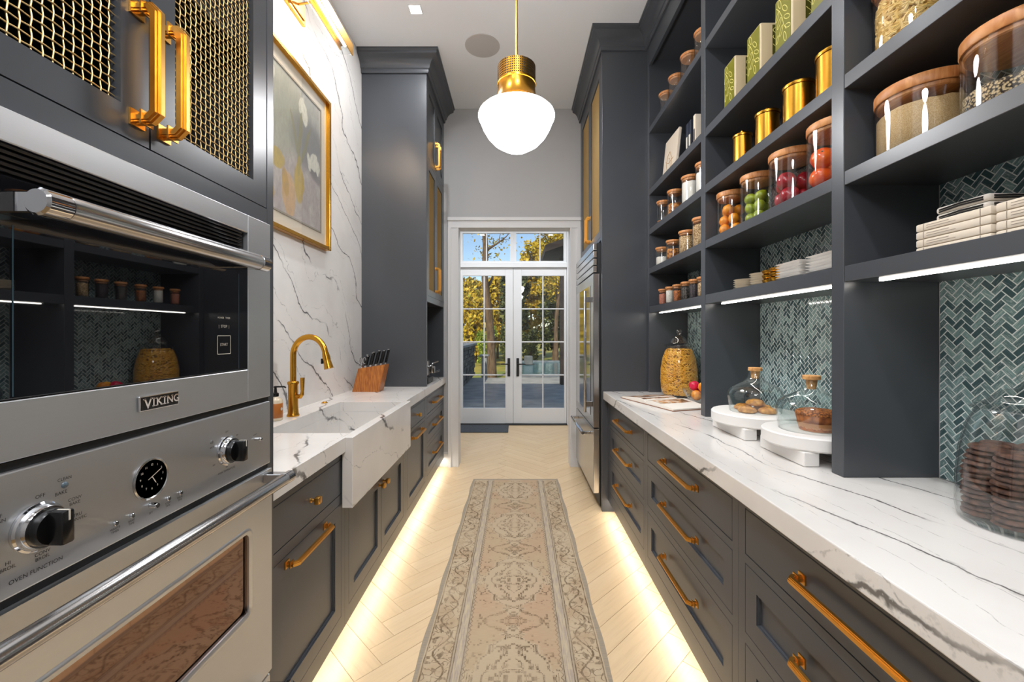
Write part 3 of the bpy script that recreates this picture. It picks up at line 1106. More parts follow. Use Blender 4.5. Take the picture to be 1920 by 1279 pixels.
# ---- tall tower at the end of the sink run
T0, T1, TX = 3.478, FAR - 0.0005, -0.742
TTOP = CEIL - 0.148
root = thing('tall_cabinet', 'tall charcoal cabinet with brass grille doors above an appliance niche', 'cabinet', (-1.0, 3.89, CT))
part('side_panel', MB().bbox(XL + 0.0005, TX, T0, T0 + 0.022, CT + 0.0005, TTOP, 0.0015, 1), 'paint', root)
part('side_panel', MB().box(XL + 0.0005, TX, T1 - 0.022, T1, CT + 0.0005, TTOP), 'paint', root)
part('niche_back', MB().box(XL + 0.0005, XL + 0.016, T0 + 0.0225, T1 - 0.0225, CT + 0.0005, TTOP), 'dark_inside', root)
part('niche_top', MB().box(XL + 0.017, TX - 0.021, T0 + 0.0225, T1 - 0.0225, 1.62, 1.64), 'dark_inside', root)
part('shelf_board', MB().box(XL + 0.017, TX - 0.03, T0 + 0.0225, T1 - 0.0225, 2.79, 2.81), 'dark_inside', root)
ops = [(3.515, 3.885, 1.672, 2.80), (3.885, 4.26, 1.672, 2.80), (3.515, 3.885, 2.835, 3.455), (3.885, 4.26, 2.835, 3.455)]
part('face_frame', face_frame(TX, 1, T0 + 0.0225, T1 - 0.0225, 1.62, TTOP, ops), 'paint', root)
for i, (a, b, c, d) in enumerate(ops):
    o = front(root, 'door', TX, 1, a, b, c, d, True, 0.055, mesh=(0.0125, 0.0032, False) if i < 2 else None)
    yy = b - 0.03 if i % 2 == 0 else a + 0.03
    pull(o, TX, 1, yy, 1.845 if i < 2 else 2.985, 0.21, True)
crown('trim_3', [(XL + 0.001, T0), (TX, T0), (TX, T1)], [(0, -1), (1, -1), (1, 0)], 'charcoal crown moulding on the tall cabinet over the knife block', 1.2)

# ---- tall oven housing
HX, H0, H1 = -0.708, 0.40, 1.228
root = thing('oven_cabinet', 'tall charcoal oven housing with brass wire grille doors on top', 'cabinet', (-1.0, 0.814, 0))
part('side_panel', MB().box(XL + 0.0005, HX, H0, 0.4325, 0.0, 3.55), 'paint', root)
part('side_panel', MB().bbox(XL + 0.0005, HX, 1.1955, H1, 0.0, 3.55, 0.0015, 1), 'paint', root)
part('back_panel', MB().box(XL + 0.0005, XL + 0.016, 0.433, 1.195, 0.0, 3.55), 'dark_inside', root)
part('cupboard_floor', MB().box(XL + 0.017, HX - 0.021, 0.433, 1.195, 1.665, 1.69), 'dark_inside', root)
part('shelf_board', MB().box(XL + 0.017, HX - 0.04, 0.433, 1.195, 2.12, 2.14), 'dark_inside', root)
part('rail', MB().box(HX - 0.02, HX, 0.433, 1.195, 1.6595, 1.7045), 'paint', root)
part('rail', MB().box(HX - 0.02, HX, 0.433, 1.195, 2.76, 3.55), 'paint', root)
part('plinth', MB().box(HX - 0.08, HX - 0.1, 0.433, 1.195, 0.0, 0.10), 'dark_inside', root)
YC = 0.8138
for a, b, sgn in ((0.434, YC, -1), (YC, 1.194, 1)):
    o = front(root, 'door', HX, 1, a, b, 1.705, 2.76, True, 0.058, mesh=(0.0146, 0.0026, True))
    pull(o, HX, 1, YC + sgn * 0.030, 1.852, 0.205, True, 0.040, 0.0105)

# ---- appliances in the housing
AXF = -0.692
def bar_handle(parent, X0, X, y0, y1, z, r, name='handle', inset=0.02, plate=0.03):
    """round steel bar on two flat arms from the door at X0"""
    mb = MB().lathe([(r * 0.97, y0 + 0.035), (r, y0 + 0.037), (r, y1 - 0.037), (r * 0.97, y1 - 0.035)], 24, (X, 0, z), 'y')
    h = part(name, mb, 'satin_steel', parent, smooth=40)
    for e, d in ((y0, 1), (y1, -1)):
        m2 = MB().lathe([(r * 0.86, e), (r * 1.03, e + d * 0.003), (r * 1.03, e + d * 0.033), (r * 0.9, e + d * 0.0345)], 24, (X, 0, z), 'y')
        part('end_cap', m2, 'chrome', h, smooth=40)
        m3 = MB().bbox(X0 + 0.0003, X, min(e + d * 0.004, e + d * plate), max(e + d * 0.004, e + d * plate), z - r * 0.8, z + r * 0.8, 0.002, 1)
        part('bracket', m3, 'chrome', h)
    return h

# speed oven (upper)
MY0, MY1 = 0.4425, 1.1845
root = thing('built_in_microwave', 'built-in stainless microwave with black glass door and round bar handle', 'microwave', (-0.9, YC, 1.174))
part('housing', MB().box(-1.2, HX - 0.0005, 0.46, 1.168, 1.176, 1.654), 'black_metal', root)
GY0, GY1 = YC - 0.2715, YC + 0.2715
for a, b in ((MY0, GY0 - 0.0012), (GY1 + 0.0012, MY1)):
    part('side_trim', MB().bbox(HX, AXF, a, b, 1.176, 1.657, 0.0015, 1), 'steel', root)
part('top_trim', MB().bbox(HX, AXF, GY0, GY1, 1.611, 1.657, 0.0015, 1), 'steel', root)
part('vent_backing', MB().box(HX, AXF - 0.012, GY0, GY1, 1.566, 1.6105), 'rubber', root)
for k in range(5):
    z = 1.570 + k * 0.0085
    part('vent_slat', MB().bbox(AXF - 0.0119, AXF - 0.002, GY0 + 0.004, GY1 - 0.02, z, z + 0.0048, 0.001, 1), 'black_plastic', root)
d = part('door', MB().bbox(HX, AXF, GY0, GY1, 1.260, 1.5655, 0.002, 1), 'black_glass', root, label='black glass oven door')
part('glass_edge', MB().box(AXF + 0.0001, AXF + 0.0006, GY1 - 0.037, GY1 - 0.0355, 1.264, 1.50).box(AXF + 0.0001, AXF + 0.0006, GY0 + 0.0355, GY0 + 0.037, 1.264, 1.50), pmat('blue_edge', '#28404c', 0.3), d)
part('start_button', MB().sweep([(AXF + 0.0006, 0.9755, 1.303), (AXF + 0.0006, 1.0175, 1.303), (AXF + 0.0006, 1.0185, 1.304), (AXF + 0.0006, 1.0185, 1.345), (AXF + 0.0006, 1.0175, 1.346), (AXF + 0.0006, 0.9755, 1.346), (AXF + 0.0006, 0.9745, 1.345), (AXF + 0.0006, 0.9745, 1.304), (AXF + 0.0006, 0.9755, 1.303)], [(0.0008, 0), (0, 0.0003), (-0.0008, 0), (0, -0.0003)], (1, 0, 0)), 'print_light', d)
part('lettering', place_text(text_mb('START', 0.009), AXF + 0.0004, 0.9965, 1.325), 'print_light', d)
part('lettering', place_text(text_mb('POWER   TIMER', 0.006), AXF + 0.0004, 0.9965, 1.388), 'print_light', d)
part('lettering', place_text(text_mb('|  STOP  |', 0.009), AXF + 0.0004, 0.9965, 1.368), 'print_light', d)
bar_handle(root, AXF, -0.637, YC - 0.256, YC + 0.256, 1.527, 0.0185, plate=0.042)
low = part('lower_trim', MB().bbox(HX, AXF, GY0, GY1, 1.176, 1.2585, 0.0015, 1), 'steel', root)
# badge
bd = part('badge', MB().bbox(AXF + 0.0003, AXF + 0.005, YC - 0.046, YC + 0.044, 1.2065, 1.2355, 0.0015, 1), 'chrome', low, label='chrome badge with raised capitals')
fld = MB().box(AXF + 0.0051, AXF + 0.0055, YC - 0.0432, YC + 0.0412, 1.2088, 1.2332)
part('badge_field', fld, 'black_plastic', bd)
letters = MB()
def serif(mb, y, z, w):
    mb.box(AXF + 0.0056, AXF + 0.0068, y - w, y + w, z - 0.0008, z + 0.0008)
xo = -0.036
for ch, wd, sz, dz in (('V', 0.0155, 0.027, -0.0016), ('I', 0.0095, 0.0205, 0), ('K', 0.0150, 0.0205, 0), ('I', 0.0095, 0.0205, 0), ('N', 0.0160, 0.0205, 0), ('G', 0.0150, 0.0205, 0)):
    g = place_text(text_mb(ch, sz, 0.0006, 0.0004), AXF + 0.0062, YC + xo + wd / 2 - 0.002, 1.2215 + dz)
    letters.add(g.v, g.f)
    cy, top, bot = YC + xo + wd / 2 - 0.002, 1.2215 + 0.0068, 1.2215 - 0.0068
    if ch == 'I':
        serif(letters, cy, top, 0.0032); serif(letters, cy, bot, 0.0032)
    if ch == 'V':
        serif(letters, cy - 0.0075, top + 0.0010, 0.0032); serif(letters, cy + 0.0075, top + 0.0010, 0.0032)
    if ch in 'KN':
        serif(letters, cy - 0.0052, top, 0.0026); serif(letters, cy - 0.0052, bot, 0.0028); serif(letters, cy + 0.0052, top, 0.0026)
        if ch == 'K': serif(letters, cy + 0.0054, bot, 0.0026)
    xo += wd
part('lettering', letters, 'chrome', bd, label='raised chrome capitals spelling the maker')

# wall oven (lower)
root = thing('wall_oven', 'stainless wall oven with clock, two black knobs and a dark window', 'oven', (-0.9, YC, 0.41))
part('housing', MB().box(-1.2, HX - 0.0005, 0.46, 1.168, 0.412, 1.162), 'black_metal', root)
pn = part('control_panel', MB().bbox(HX, AXF, MY0, MY1, 0.989, 1.162, 0.003, 2), 'steel', root)
part('top_gap', MB().box(HX, AXF - 0.006, MY0, MY1, 1.1624, 1.1736), 'rubber', root)
part('panel_gap', MB().box(HX, AXF - 0.008, MY0, MY1, 0.9745, 0.9886), 'rubber', root)
for y, angle in ((0.608, 0.0), (1.006, 0.0)):
    mb = MB().lathe([(0.0345, 0.0003), (0.0345, 0.004), (0.032, 0.006), (0.031, 0.012), (0.0285, 0.0155), (0.026, 0.0155)], 36, (AXF, y, 1.072), 'x')
    kb = part('control_knob', mb, 'chrome', pn, smooth=40, label='chrome knob ring with black grip')
    mb = MB().lathe([(0.0255, 0.014), (0.0255, 0.022), (0.0235, 0.026), (0.0, 0.026)], 32, (AXF, y, 1.072), 'x')
    mb.bbox(AXF + 0.02, AXF + 0.047, y - 0.009, y + 0.009, 1.072 - 0.0245, 1.072 + 0.0245, 0.004, 2)
    part('grip', mb, 'black_plastic', kb, smooth=35)
    part('pointer', MB().box(AXF + 0.03, AXF + 0.0475, y - 0.0012, y + 0.0012, 1.0962, 1.0972).box(AXF + 0.0469, AXF + 0.0475, y - 0.0012, y + 0.0012, 1.082, 1.0965), 'print_light', kb)
# clock
CYK, CZK = 0.797, 1.0765
ck = part('clock', MB().lathe([(0.0385, 0.0003), (0.0385, 0.002), (0.036, 0.0035), (0.0345, 0.002), (0.0, 0.0018)], 40, (AXF, CYK, CZK), 'x'), 'satin_steel', pn, smooth=30)
part('clock_face', MB().lathe([(0.0344, 0.0022), (0.0, 0.0022)], 40, (AXF, CYK, CZK), 'x'), pmat('clock_black', '#120d0b', 0.12), ck)
for k in range(12):
    a = PI / 2 - (k + 1) * PI / 6
    part('numeral', place_text(text_mb(str(k + 1), 0.0056), AXF + 0.0025, CYK + 0.0245 * math.cos(a), CZK + 0.004 + 0.0225 * math.sin(a)), 'print_light', ck)
def hand(ang, ln, w):
    d = Vector((0, math.cos(ang), math.sin(ang))); q = Vector((0, -math.sin(ang), math.cos(ang)))
    o = Vector((AXF + 0.0028, CYK, CZK + 0.004))
    return MB().add([o - q * w, o + d * ln * 0.8 - q * w, o + d * ln, o + d * ln * 0.8 + q * w, o + q * w], [(0, 1, 2, 3, 4)])
for ang, ln, w in ((math.radians(25), 0.025, 0.0007), (math.radians(-58), 0.018, 0.0009), (math.radians(205), 0.010, 0.0006)):
    part('clock_hand', hand(ang, ln, w), 'print_light', ck)
for y, r, o in ((0.726, 0.0042, 0.004), (0.757, 0.0042, 0.004), (0.797, 0.0055, 0.014), (0.836, 0.0042, 0.004), (0.866, 0.0042, 0.004)):
    part('button', MB().lathe([(r, 0.0003), (r, o * 0.8), (r * 0.8, o), (0.0, o)], 18, (AXF, y, 1.0235 if r < 0.005 else 1.026), 'x'), 'chrome', pn, smooth=40)
part('indicator_lamp', MB().lathe([(0.005, 0.0003), (0.004, 0.002), (0.0, 0.003)], 16, (AXF, 0.645, 1.119), 'x'), pmat('blue_lens', '#51606a', 0.15), pn, smooth=60)
part('indicator_lamp', MB().lathe([(0.004, 0.0003), (0.0035, 0.002), (0.0, 0.0025)], 16, (AXF, 0.955, 1.105), 'x'), pmat('grey_lens', '#6a6a68', 0.15), pn, smooth=60)
part('light_switch', MB().lathe([(0.0045, 0.0003), (0.0045, 0.016), (0.003, 0.018), (0.0, 0.018)], 16, (AXF, 1.115, 1.072), 'x'), 'chrome', pn, smooth=40)
for s_, sz, y, z in (('OFF', 0.0075, 0.612, 1.1145), ('BAKE', 0.0075, 0.640, 1.1085), ('CONV\nBAKE', 0.007, 0.660, 1.089), ('TRU\nCONVEC', 0.007, 0.664, 1.062), ('CONV\nBROIL', 0.007, 0.615, 1.0275), ('HI\nBROIL', 0.007, 0.573, 1.0345), ('SELF\nCLEAN', 0.007, 0.560, 1.102),
                     ('OVEN FUNCTION', 0.0085, 0.608, 1.0095), ('CLEAN', 0.0065, 0.645, 1.1285), ('OVEN TEMPERATURE', 0.0062, 1.006, 1.0245), ('OFF', 0.006, 1.006, 1.1165), ('200', 0.0055, 1.043, 1.100), ('300', 0.0055, 1.0465, 1.05), ('400', 0.0055, 1.006, 1.033), ('500', 0.0055, 0.963, 1.05), ('BROIL', 0.0055, 0.958, 1.092), ('LIGHT', 0.0055, 1.115, 1.084),
                     ('MINUTE\nTIMER', 0.0052, 0.726, 1.0120), ('BAKE\nTIME', 0.0052, 0.757, 1.0120), ('SET', 0.0055, 0.797, 1.0115), ('STOP\nTIME', 0.0052, 0.836, 1.0120), ('PULSE\nTIME', 0.0052, 0.866, 1.0120)):
    part('lettering', place_text(text_mb(s_, sz), AXF + 0.0003, y, z), 'print_dark', pn)
# oven door with a recessed window
WY0, WY1, WZ0, WZ1 = YC - 0.2745, YC + 0.2745, 0.630, 0.842
dz0, dz1 = 0.4105, 0.974
mb = MB()
mb.box(HX, AXF + 0.004, MY0, WY0, dz0, dz1).box(HX, AXF + 0.004, WY1, MY1, dz0, dz1).box(HX, AXF + 0.004, WY0, WY1, dz0, WZ0).box(HX, AXF + 0.004, WY0, WY1, WZ1, dz1)
dr = part('door', mb, 'steel', root, label='stainless oven door')
part('window', MB().box(HX + 0.001, AXF - 0.004, WY0, WY1, WZ0, WZ1), 'window_glass_oven', dr, label='dark bronze oven window')
mb = MB()
bz = [(0.0, 0.0), (0.007, 0.006), (0.012, 0.0065), (0.016, 0.001)]
rr = 0.02
pts = []
for cy, cz, a0 in ((WY1 - rr, WZ1 - rr, 0), (WY0 + rr, WZ1 - rr, 90), (WY0 + rr, WZ0 + rr, 180), (WY1 - rr, WZ0 + rr, 270)):
    for k in range(7):
        a = math.radians(a0 + k * 15)
        pts.append((cy, cz, math.cos(a), math.sin(a)))
vs, fs = [], []
for cy, cz, ca, sa in pts:
    for o, hgt in bz:
        vs.append((AXF + 0.0035 + hgt * 0.6, cy + ca * (rr - 0.004 + o), cz + sa * (rr - 0.004 + o)))
nb = len(bz)
for i in range(len(pts)):
    j = (i + 1) % len(pts)
    for k in range(nb - 1):
        fs.append((i * nb + k, j * nb + k, j * nb + k + 1, i * nb + k + 1))
part('window_bezel', mb.add(vs, fs), 'steel', dr, smooth=50)
bar_handle(dr, AXF + 0.004, -0.628, MY0 + 0.004, 1.1715, 0.957, 0.0155, plate=0.03)
# warming drawer below
root = thing('warming_drawer', 'stainless warming drawer with bar handle below the wall oven', 'drawer', (-0.9, YC, 0.11))
part('housing', MB().box(-1.2, HX - 0.0005, 0.46, 1.168, 0.112, 0.400), 'black_metal', root)
dr = part('front_panel', MB().bbox(HX, AXF, MY0, MY1, 0.112, 0.398, 0.003, 2), 'steel', root)
bar_handle(dr, AXF, -0.628, MY0 + 0.004, 1.1715, 0.376, 0.0155, plate=0.03)

# ---- open shelving on the right
SX = 0.99
root = thing('shelving_unit', 'charcoal open shelving in three bays standing on the long worktop', 'shelves', (1.13, 1.75, CT))
SB = CT + 0.0006
for y0, y1 in ((0.337, 0.387), (1.275, 1.325), (2.213, 2.263), (3.15, 3.1985)):
    part('divider', MB().bbox(SX, XR - 0.0015, y0, y1, SB, TTOP, 0.0015, 1), 'paint', root)
SHELVES = [(1.508, 1.556), (1.800, 1.842), (2.092, 2.135), (2.386, 2.431), (2.850, 2.893)]
for y0, y1 in BAYS:
    for z0, z1 in SHELVES:
        part('shelf', MB().bbox(SX + 0.002, XR - 0.0016, y0 + 0.0003, y1 - 0.0003, z0, z1, 0.0012, 1), 'paint', root)
    part('top_rail', MB().box(SX, SX + 0.02, y0 + 0.0003, y1 - 0.0003, 3.356, TTOP), 'paint', root)
    part('top_board', MB().box(SX + 0.021, XR - 0.0016, y0 + 0.0003, y1 - 0.0003, 3.40, 3.42), 'paint', root)
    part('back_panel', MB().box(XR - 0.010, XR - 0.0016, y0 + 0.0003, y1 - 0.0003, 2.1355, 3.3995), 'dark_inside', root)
    part('light_strip', MB().box(1.050, 1.060, y0 + 0.055, y1 - 0.055, 1.5035, 1.5078), 'shelf_led', root, label='warm light strip under the shelf')

# ---- refrigerator surround with grille doors
RX, R0 = 0.650, 3.200
root = thing('refrigerator_cabinet', 'charcoal refrigerator surround with brass grille doors above', 'cabinet', (0.95, 3.75, 0))
part('side_panel', MB().bbox(RX, XR, R0, R0 + 0.04, 0.0, TTOP, 0.0015, 1), 'paint', root)
part('side_panel', MB().box(RX, XR, FAR - 0.06, FAR - 0.036, 0.0, TTOP), 'paint', root)
part('face_frame', face_frame(RX, -1, R0 + 0.0405, FAR - 0.0605, 2.075, TTOP, [(3.262, 3.745, 2.10, 3.42), (3.745, 4.215, 2.10, 3.42)]), 'paint', root)
part('cupboard_floor', MB().box(RX + 0.021, XR, R0 + 0.0405, FAR - 0.0605, 2.075, 2.095), 'dark_inside', root)
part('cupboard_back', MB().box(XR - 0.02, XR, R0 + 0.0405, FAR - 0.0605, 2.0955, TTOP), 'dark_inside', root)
for i, (a, b) in enumerate(((3.262, 3.745), (3.745, 4.215))):
    o = front(root, 'door', RX, -1, a, b, 2.10, 3.42, True, 0.055, mesh=(0.0125, 0.0032, False))
    pull(o, RX, -1, b - 0.03 if i == 0 else a + 0.03, 2.27, 0.21, True)
crown('trim_4', [(SX, 0.337), (SX, R0), (RX, R0), (RX, FAR - 0.001)], [(-1, 0), (-1, -1), (-1, -1), (-1, 0)], 'charcoal crown moulding along the shelving and refrigerator surround', 0.95)

# ---- refrigerator
FX, F0, F1 = 0.595, 3.262, 4.215
root = thing('refrigerator', 'stainless built-in refrigerator with long vertical handle and freezer drawer', 'refrigerator', (0.93, 3.74, 0))
part('body', MB().box(FX + 0.05, XR - 0.02, F0, F1, 0.02, 2.058), 'black_metal', root)
part('grille_panel', MB().box(FX + 0.03, FX + 0.0495, F0, F1, 1.825, 2.058), 'black_metal', root)
for k in range(4):
    z = 1.83 + k * 0.057
    part('grille_slat', MB().bbox(FX, FX + 0.0295, F0 + 0.002, F1 - 0.002, z, z + 0.050, 0.004, 2), 'satin_steel', root)
d = part('door', MB().bbox(FX, FX + 0.0495, F0 + 0.002, F1 - 0.002, 0.624, 1.820, 0.004, 2), M['satin_steel'], root)
part('door_panel', MB().bbox(FX - 0.003, FX - 0.0003, F0 + 0.13, F1 - 0.07, 0.70, 1.74, 0.001, 1), 'chrome', d)
fr = part('freezer_drawer', MB().bbox(FX, FX + 0.0495, F0 + 0.002, F1 - 0.002, 0.115, 0.616, 0.004, 2), 'satin_steel', root)
part('toe_grille', MB().box(FX + 0.06, FX + 0.07, F0, F1, 0.001, 0.110), 'black_metal', root)
hy = F0 + 0.055
h = part('handle', MB().bbox(FX - 0.066, FX - 0.046, hy - 0.011, hy + 0.011, 0.735, 1.69, 0.004, 2), 'satin_steel', d, smooth=40)
for z in (0.80, 1.62):
    part('bracket', MB().bbox(FX - 0.05, FX - 0.0003, hy - 0.010, hy + 0.010, z - 0.02, z + 0.02, 0.002, 1), 'satin_steel', h)
h = part('handle', MB().lathe([(0.013, 3.40), (0.0145, 3.403), (0.0145, 4.06), (0.013, 4.063)], 20, (FX - 0.062, 0, 0.552), 'y'), 'chrome', fr, smooth=40)
for y in (3.415, 4.045):
    part('bracket', MB().bbox(FX - 0.075, FX - 0.0003, y - 0.014, y + 0.014, 0.540, 0.564, 0.004, 2), 'chrome', h)
# ================================================================== THINGS
# ---- rug
def rug_material():
    m, n, b = new_mat('faded_runner')
    p = n.coords('Object')
    x, y, z = n.sep(p)
    wob = n.noise(p, 9, 2) * 0.012 - 0.006
    wob2 = n.noise(p, 30, 2) * 0.010 - 0.005
    ax = (x + wob * 0.6).abs()
    ln = lambda d, w: n.smooth(d, w * 0.45, w, 1.0, 0.0)
    band = lambda a, c: ax.gt(a) * ax.lt(c)
    wear = n.smooth(n.noise(p, 3.5, 4, 0.65), 0.30, 0.62)
    wear2 = n.smooth(n.noise(n.scale_vec(p, (14, 5, 1)), 6, 3, 0.7), 0.36, 0.58)
    contour = lambda v, k, w: ln(((v * k).fract() - 0.5).abs(), w)
    # border: winding stem with curling leaves, mirrored on both sides
    stem = (ax - 0.307 - ((y * 30.0).sin() * 0.030) + wob2 * 0.9).abs()
    nb = n.noise(n.comb(ax, y, 0.0), 20.0, 1.5, 0.5, 0.6)
    inb = band(0.256, 0.360)
    vine = contour(nb, 5.0, 0.13)
    dark_leaf = n.smooth(n.noise(n.comb(ax, y, 3.0), 26.0, 1.0), 0.60, 0.66) * 0.75
    border = (ln(stem, 0.0060).max(vine * 0.9).max(dark_leaf)) * inb
    edges = ln((ax - 0.364).abs(), 0.004).max(ln((ax - 0.254).abs(), 0.0035)).max(ln((ax - 0.243).abs(), 0.003)).max(ln((ax - 0.206).abs(), 0.003))
    teeth = ln((ax - 0.190 - (y * 34.0).fract().ping(0.5) * 0.022).abs(), 0.0035)
    # field: repeated stepped medallions with scattered small figures
    per = 0.33
    yy = (y + 0.05).ping(per)
    step = lambda v, k: n.math('FLOOR', v * k) / k
    nf = n.noise(n.comb(step(ax, 110.0), step(yy, 110.0), 5.0), 17.0, 1.5, 0.5, 0.4)
    mx, my = step(ax + wob2, 95.0), step(yy + wob2, 95.0)
    d1 = mx * 0.95 + my * 0.62 + (nf - 0.5) * 0.16
    infield = ax.lt(0.190)
    med = ln((d1 - 0.175).abs(), 0.0075).max(ln((d1 - 0.105).abs(), 0.007)).max(ln((d1 - 0.055).abs(), 0.007))
    d2 = mx * 0.6 + (per - my) * 0.9 + (nf - 0.5) * 0.10
    med = med.max(ln((d2 - 0.09).abs(), 0.007)).max(ln((d2 - 0.04).abs(), 0.006))
    fig = contour(nf, 4.0, 0.11) * n.smooth(n.noise(n.comb(ax, yy, 9.0), 9.0, 1.0), 0.50, 0.56)
    med = med.max(fig * 0.85) * infield
    mask = (border.max(edges).max(teeth * 0.8).max(med)) * (wear * 0.55 + 0.42) * (wear2 * 0.5 + 0.48)
    # ground colours
    tone = n.noise(p, 2.2, 3, 0.6)
    field_c = n.mix(n.smooth(tone, 0.35, 0.65), C('#b19c80'), C('#b3957a'))
    inmed = n.smooth(d1, 0.185, 0.2, 1.0, 0.0)
    field_c = n.mix(inmed * 0.7, field_c, C('#b7a68d'))
    bord_c = n.mix(n.smooth(n.noise(p, 8, 2), 0.4, 0.7), C('#b8a68c'), C('#ab957a'))
    edge_c = C('#918779')
    guard_c = C('#a39582')
    c = n.mix(ax.gt(0.197), field_c, guard_c)
    c = n.mix(band(0.208, 0.241), c, n.mix(n.smooth(n.noise(n.scale_vec(p, (60, 4, 1)), 3, 2), 0.4, 0.6), C('#b9aa90'), C('#a1948a')))
    c = n.mix(ax.gt(0.254), c, bord_c)
    c = n.mix(ax.gt(0.372), c, edge_c)
    # plain end bands
    c = n.mix(y.gt(1.525), c, edge_c)
    mask = mask * y.lt(1.50)
    thread = n.noise(n.comb(x * 25.0, y * 700.0, 0.0), 1.0, 2)
    c = n.mix(n.smooth(thread, 0.35, 0.7) * 0.35, c, C('#c2b092'))
    n.put(b.inputs['Base Color'], n.mix(mask * 0.88, c, C('#4f3d2b')))
    b.inputs['Roughness'].default_value = 0.95
    b.inputs['Specular IOR Level'].default_value = 0.1
    n.put(b.inputs['Normal'], n.bump(thread, 0.35, 0.002))
    return m
M['rug'] = rug_material()
mb = MB()
rx, ry = 0.392, 1.55
nx, ny = 10, 60
rng = random.Random(3)
vs, fs = [], []
for lay in (0, 1):
    for j in range(ny + 1):
        for i in range(nx + 1):
            wav = 0.004 * math.sin(j * 0.7) if i in (0, nx) else 0
            vs.append((-rx + 2 * rx * i / nx + wav * (1 if i else -1), -ry + 2 * ry * j / ny, 0.0015 if lay == 0 else 0.0085))
W1 = nx + 1
N1 = W1 * (ny + 1)
for j in range(ny):
    for i in range(nx):
        a = j * W1 + i
        fs.append((a, a + W1, a + W1 + 1, a + 1))
        fs.append((N1 + a, N1 + a + 1, N1 + a + W1 + 1, N1 + a + W1))
for i in range(nx):
    fs.append((i, i + 1, N1 + i + 1, N1 + i))
    a = ny * W1 + i
    fs.append((a, N1 + a, N1 + a + 1, a + 1))
for j in range(ny):
    a = j * W1
    fs.append((a, N1 + a, N1 + a + W1, a + W1))
    a = j * W1 + nx
    fs.append((a, a + W1, N1 + a + W1, N1 + a))
mb.add(vs, fs)
rug = part('runner_rug', mb, 'rug')
rug.location = (-0.0135, 2.35, 0)
rug.rotation_euler = (0, 0, math.radians(-0.15))
tag(rug, 'long faded beige patterned runner rug on the oak floor', 'rug')

# ---- jars
def glass_body(r, h, th=0.003):
    o = [(0.001, 0.0005), (r - 0.006, 0.0005), (r - 0.002, 0.002), (r, 0.006), (r, h), (r - th, h), (r - th, 0.007), (r - th - 0.004, 0.005), (0.001, 0.005)]
    return MB().lathe(o, 36, close=False)
_jc = {}
def jar(x, y, z, r, h, label, group=None, lid=0.016, name='glass_jar'):
    """straight glass jar, bamboo lid"""
    t = thing(name, label, 'jar', (x, y, z), 0.0, group)
    key = (round(r, 4), round(h, 4), lid)
    if key not in _jc:
        hb = h - lid
        g = glass_body(r, hb).mesh('glass_body', 40); g.materials.append(M['glass'])
        l = MB().lathe([(0.0, hb + 0.0003), (r + 0.0005, hb + 0.0003), (r + 0.002, hb + 0.003), (r + 0.002, h - 0.003), (r, h - 0.0005), (r - 0.002, h), (0.0, h)], 36)
        lm = l.mesh('lid', 40); lm.materials.append(M['bamboo'])
        pm = MB().lathe([(0.0, hb - 0.012), (r - 0.0075, hb - 0.012), (r - 0.0045, hb - 0.009), (r - 0.0045, hb - 0.0002), (0.0, hb - 0.0002)], 36).mesh('lid_plug', 40); pm.materials.append(M['bamboo'])
        _jc[key] = (g, lm, pm)
    g, lm, pm = _jc[key]
    part('glass_body', g, None, t, world=False)
    l = part('lid', lm, None, t, world=False, label='bamboo lid')
    part('lid_plug', pm, None, l, world=False)
    return t
def fill(name, x, y, z, r, h, mat, label, cat, seed=0):
    """loose food filling a jar up to height h, with an uneven top"""
    rg = random.Random(seed)
    rr = r - 0.0042
    mb = MB().lathe([(0.0, 0.0055), (rr - 0.004, 0.0055), (rr, 0.0095), (rr, h - 0.003), (rr * 0.94, h), (rr * 0.6, h + 0.003), (rr * 0.3, h + 0.001), (0.0, h + 0.004)], 28)
    mb.v = [(p[0], p[1], p[2] + (rg.uniform(-0.003, 0.003) if p[2] > h - 0.004 else 0)) for p in mb.v]
    o = part(name, mb, mat, smooth=50)
    o.location = (x, y, z)
    return tag(o, label, cat, kind='stuff')
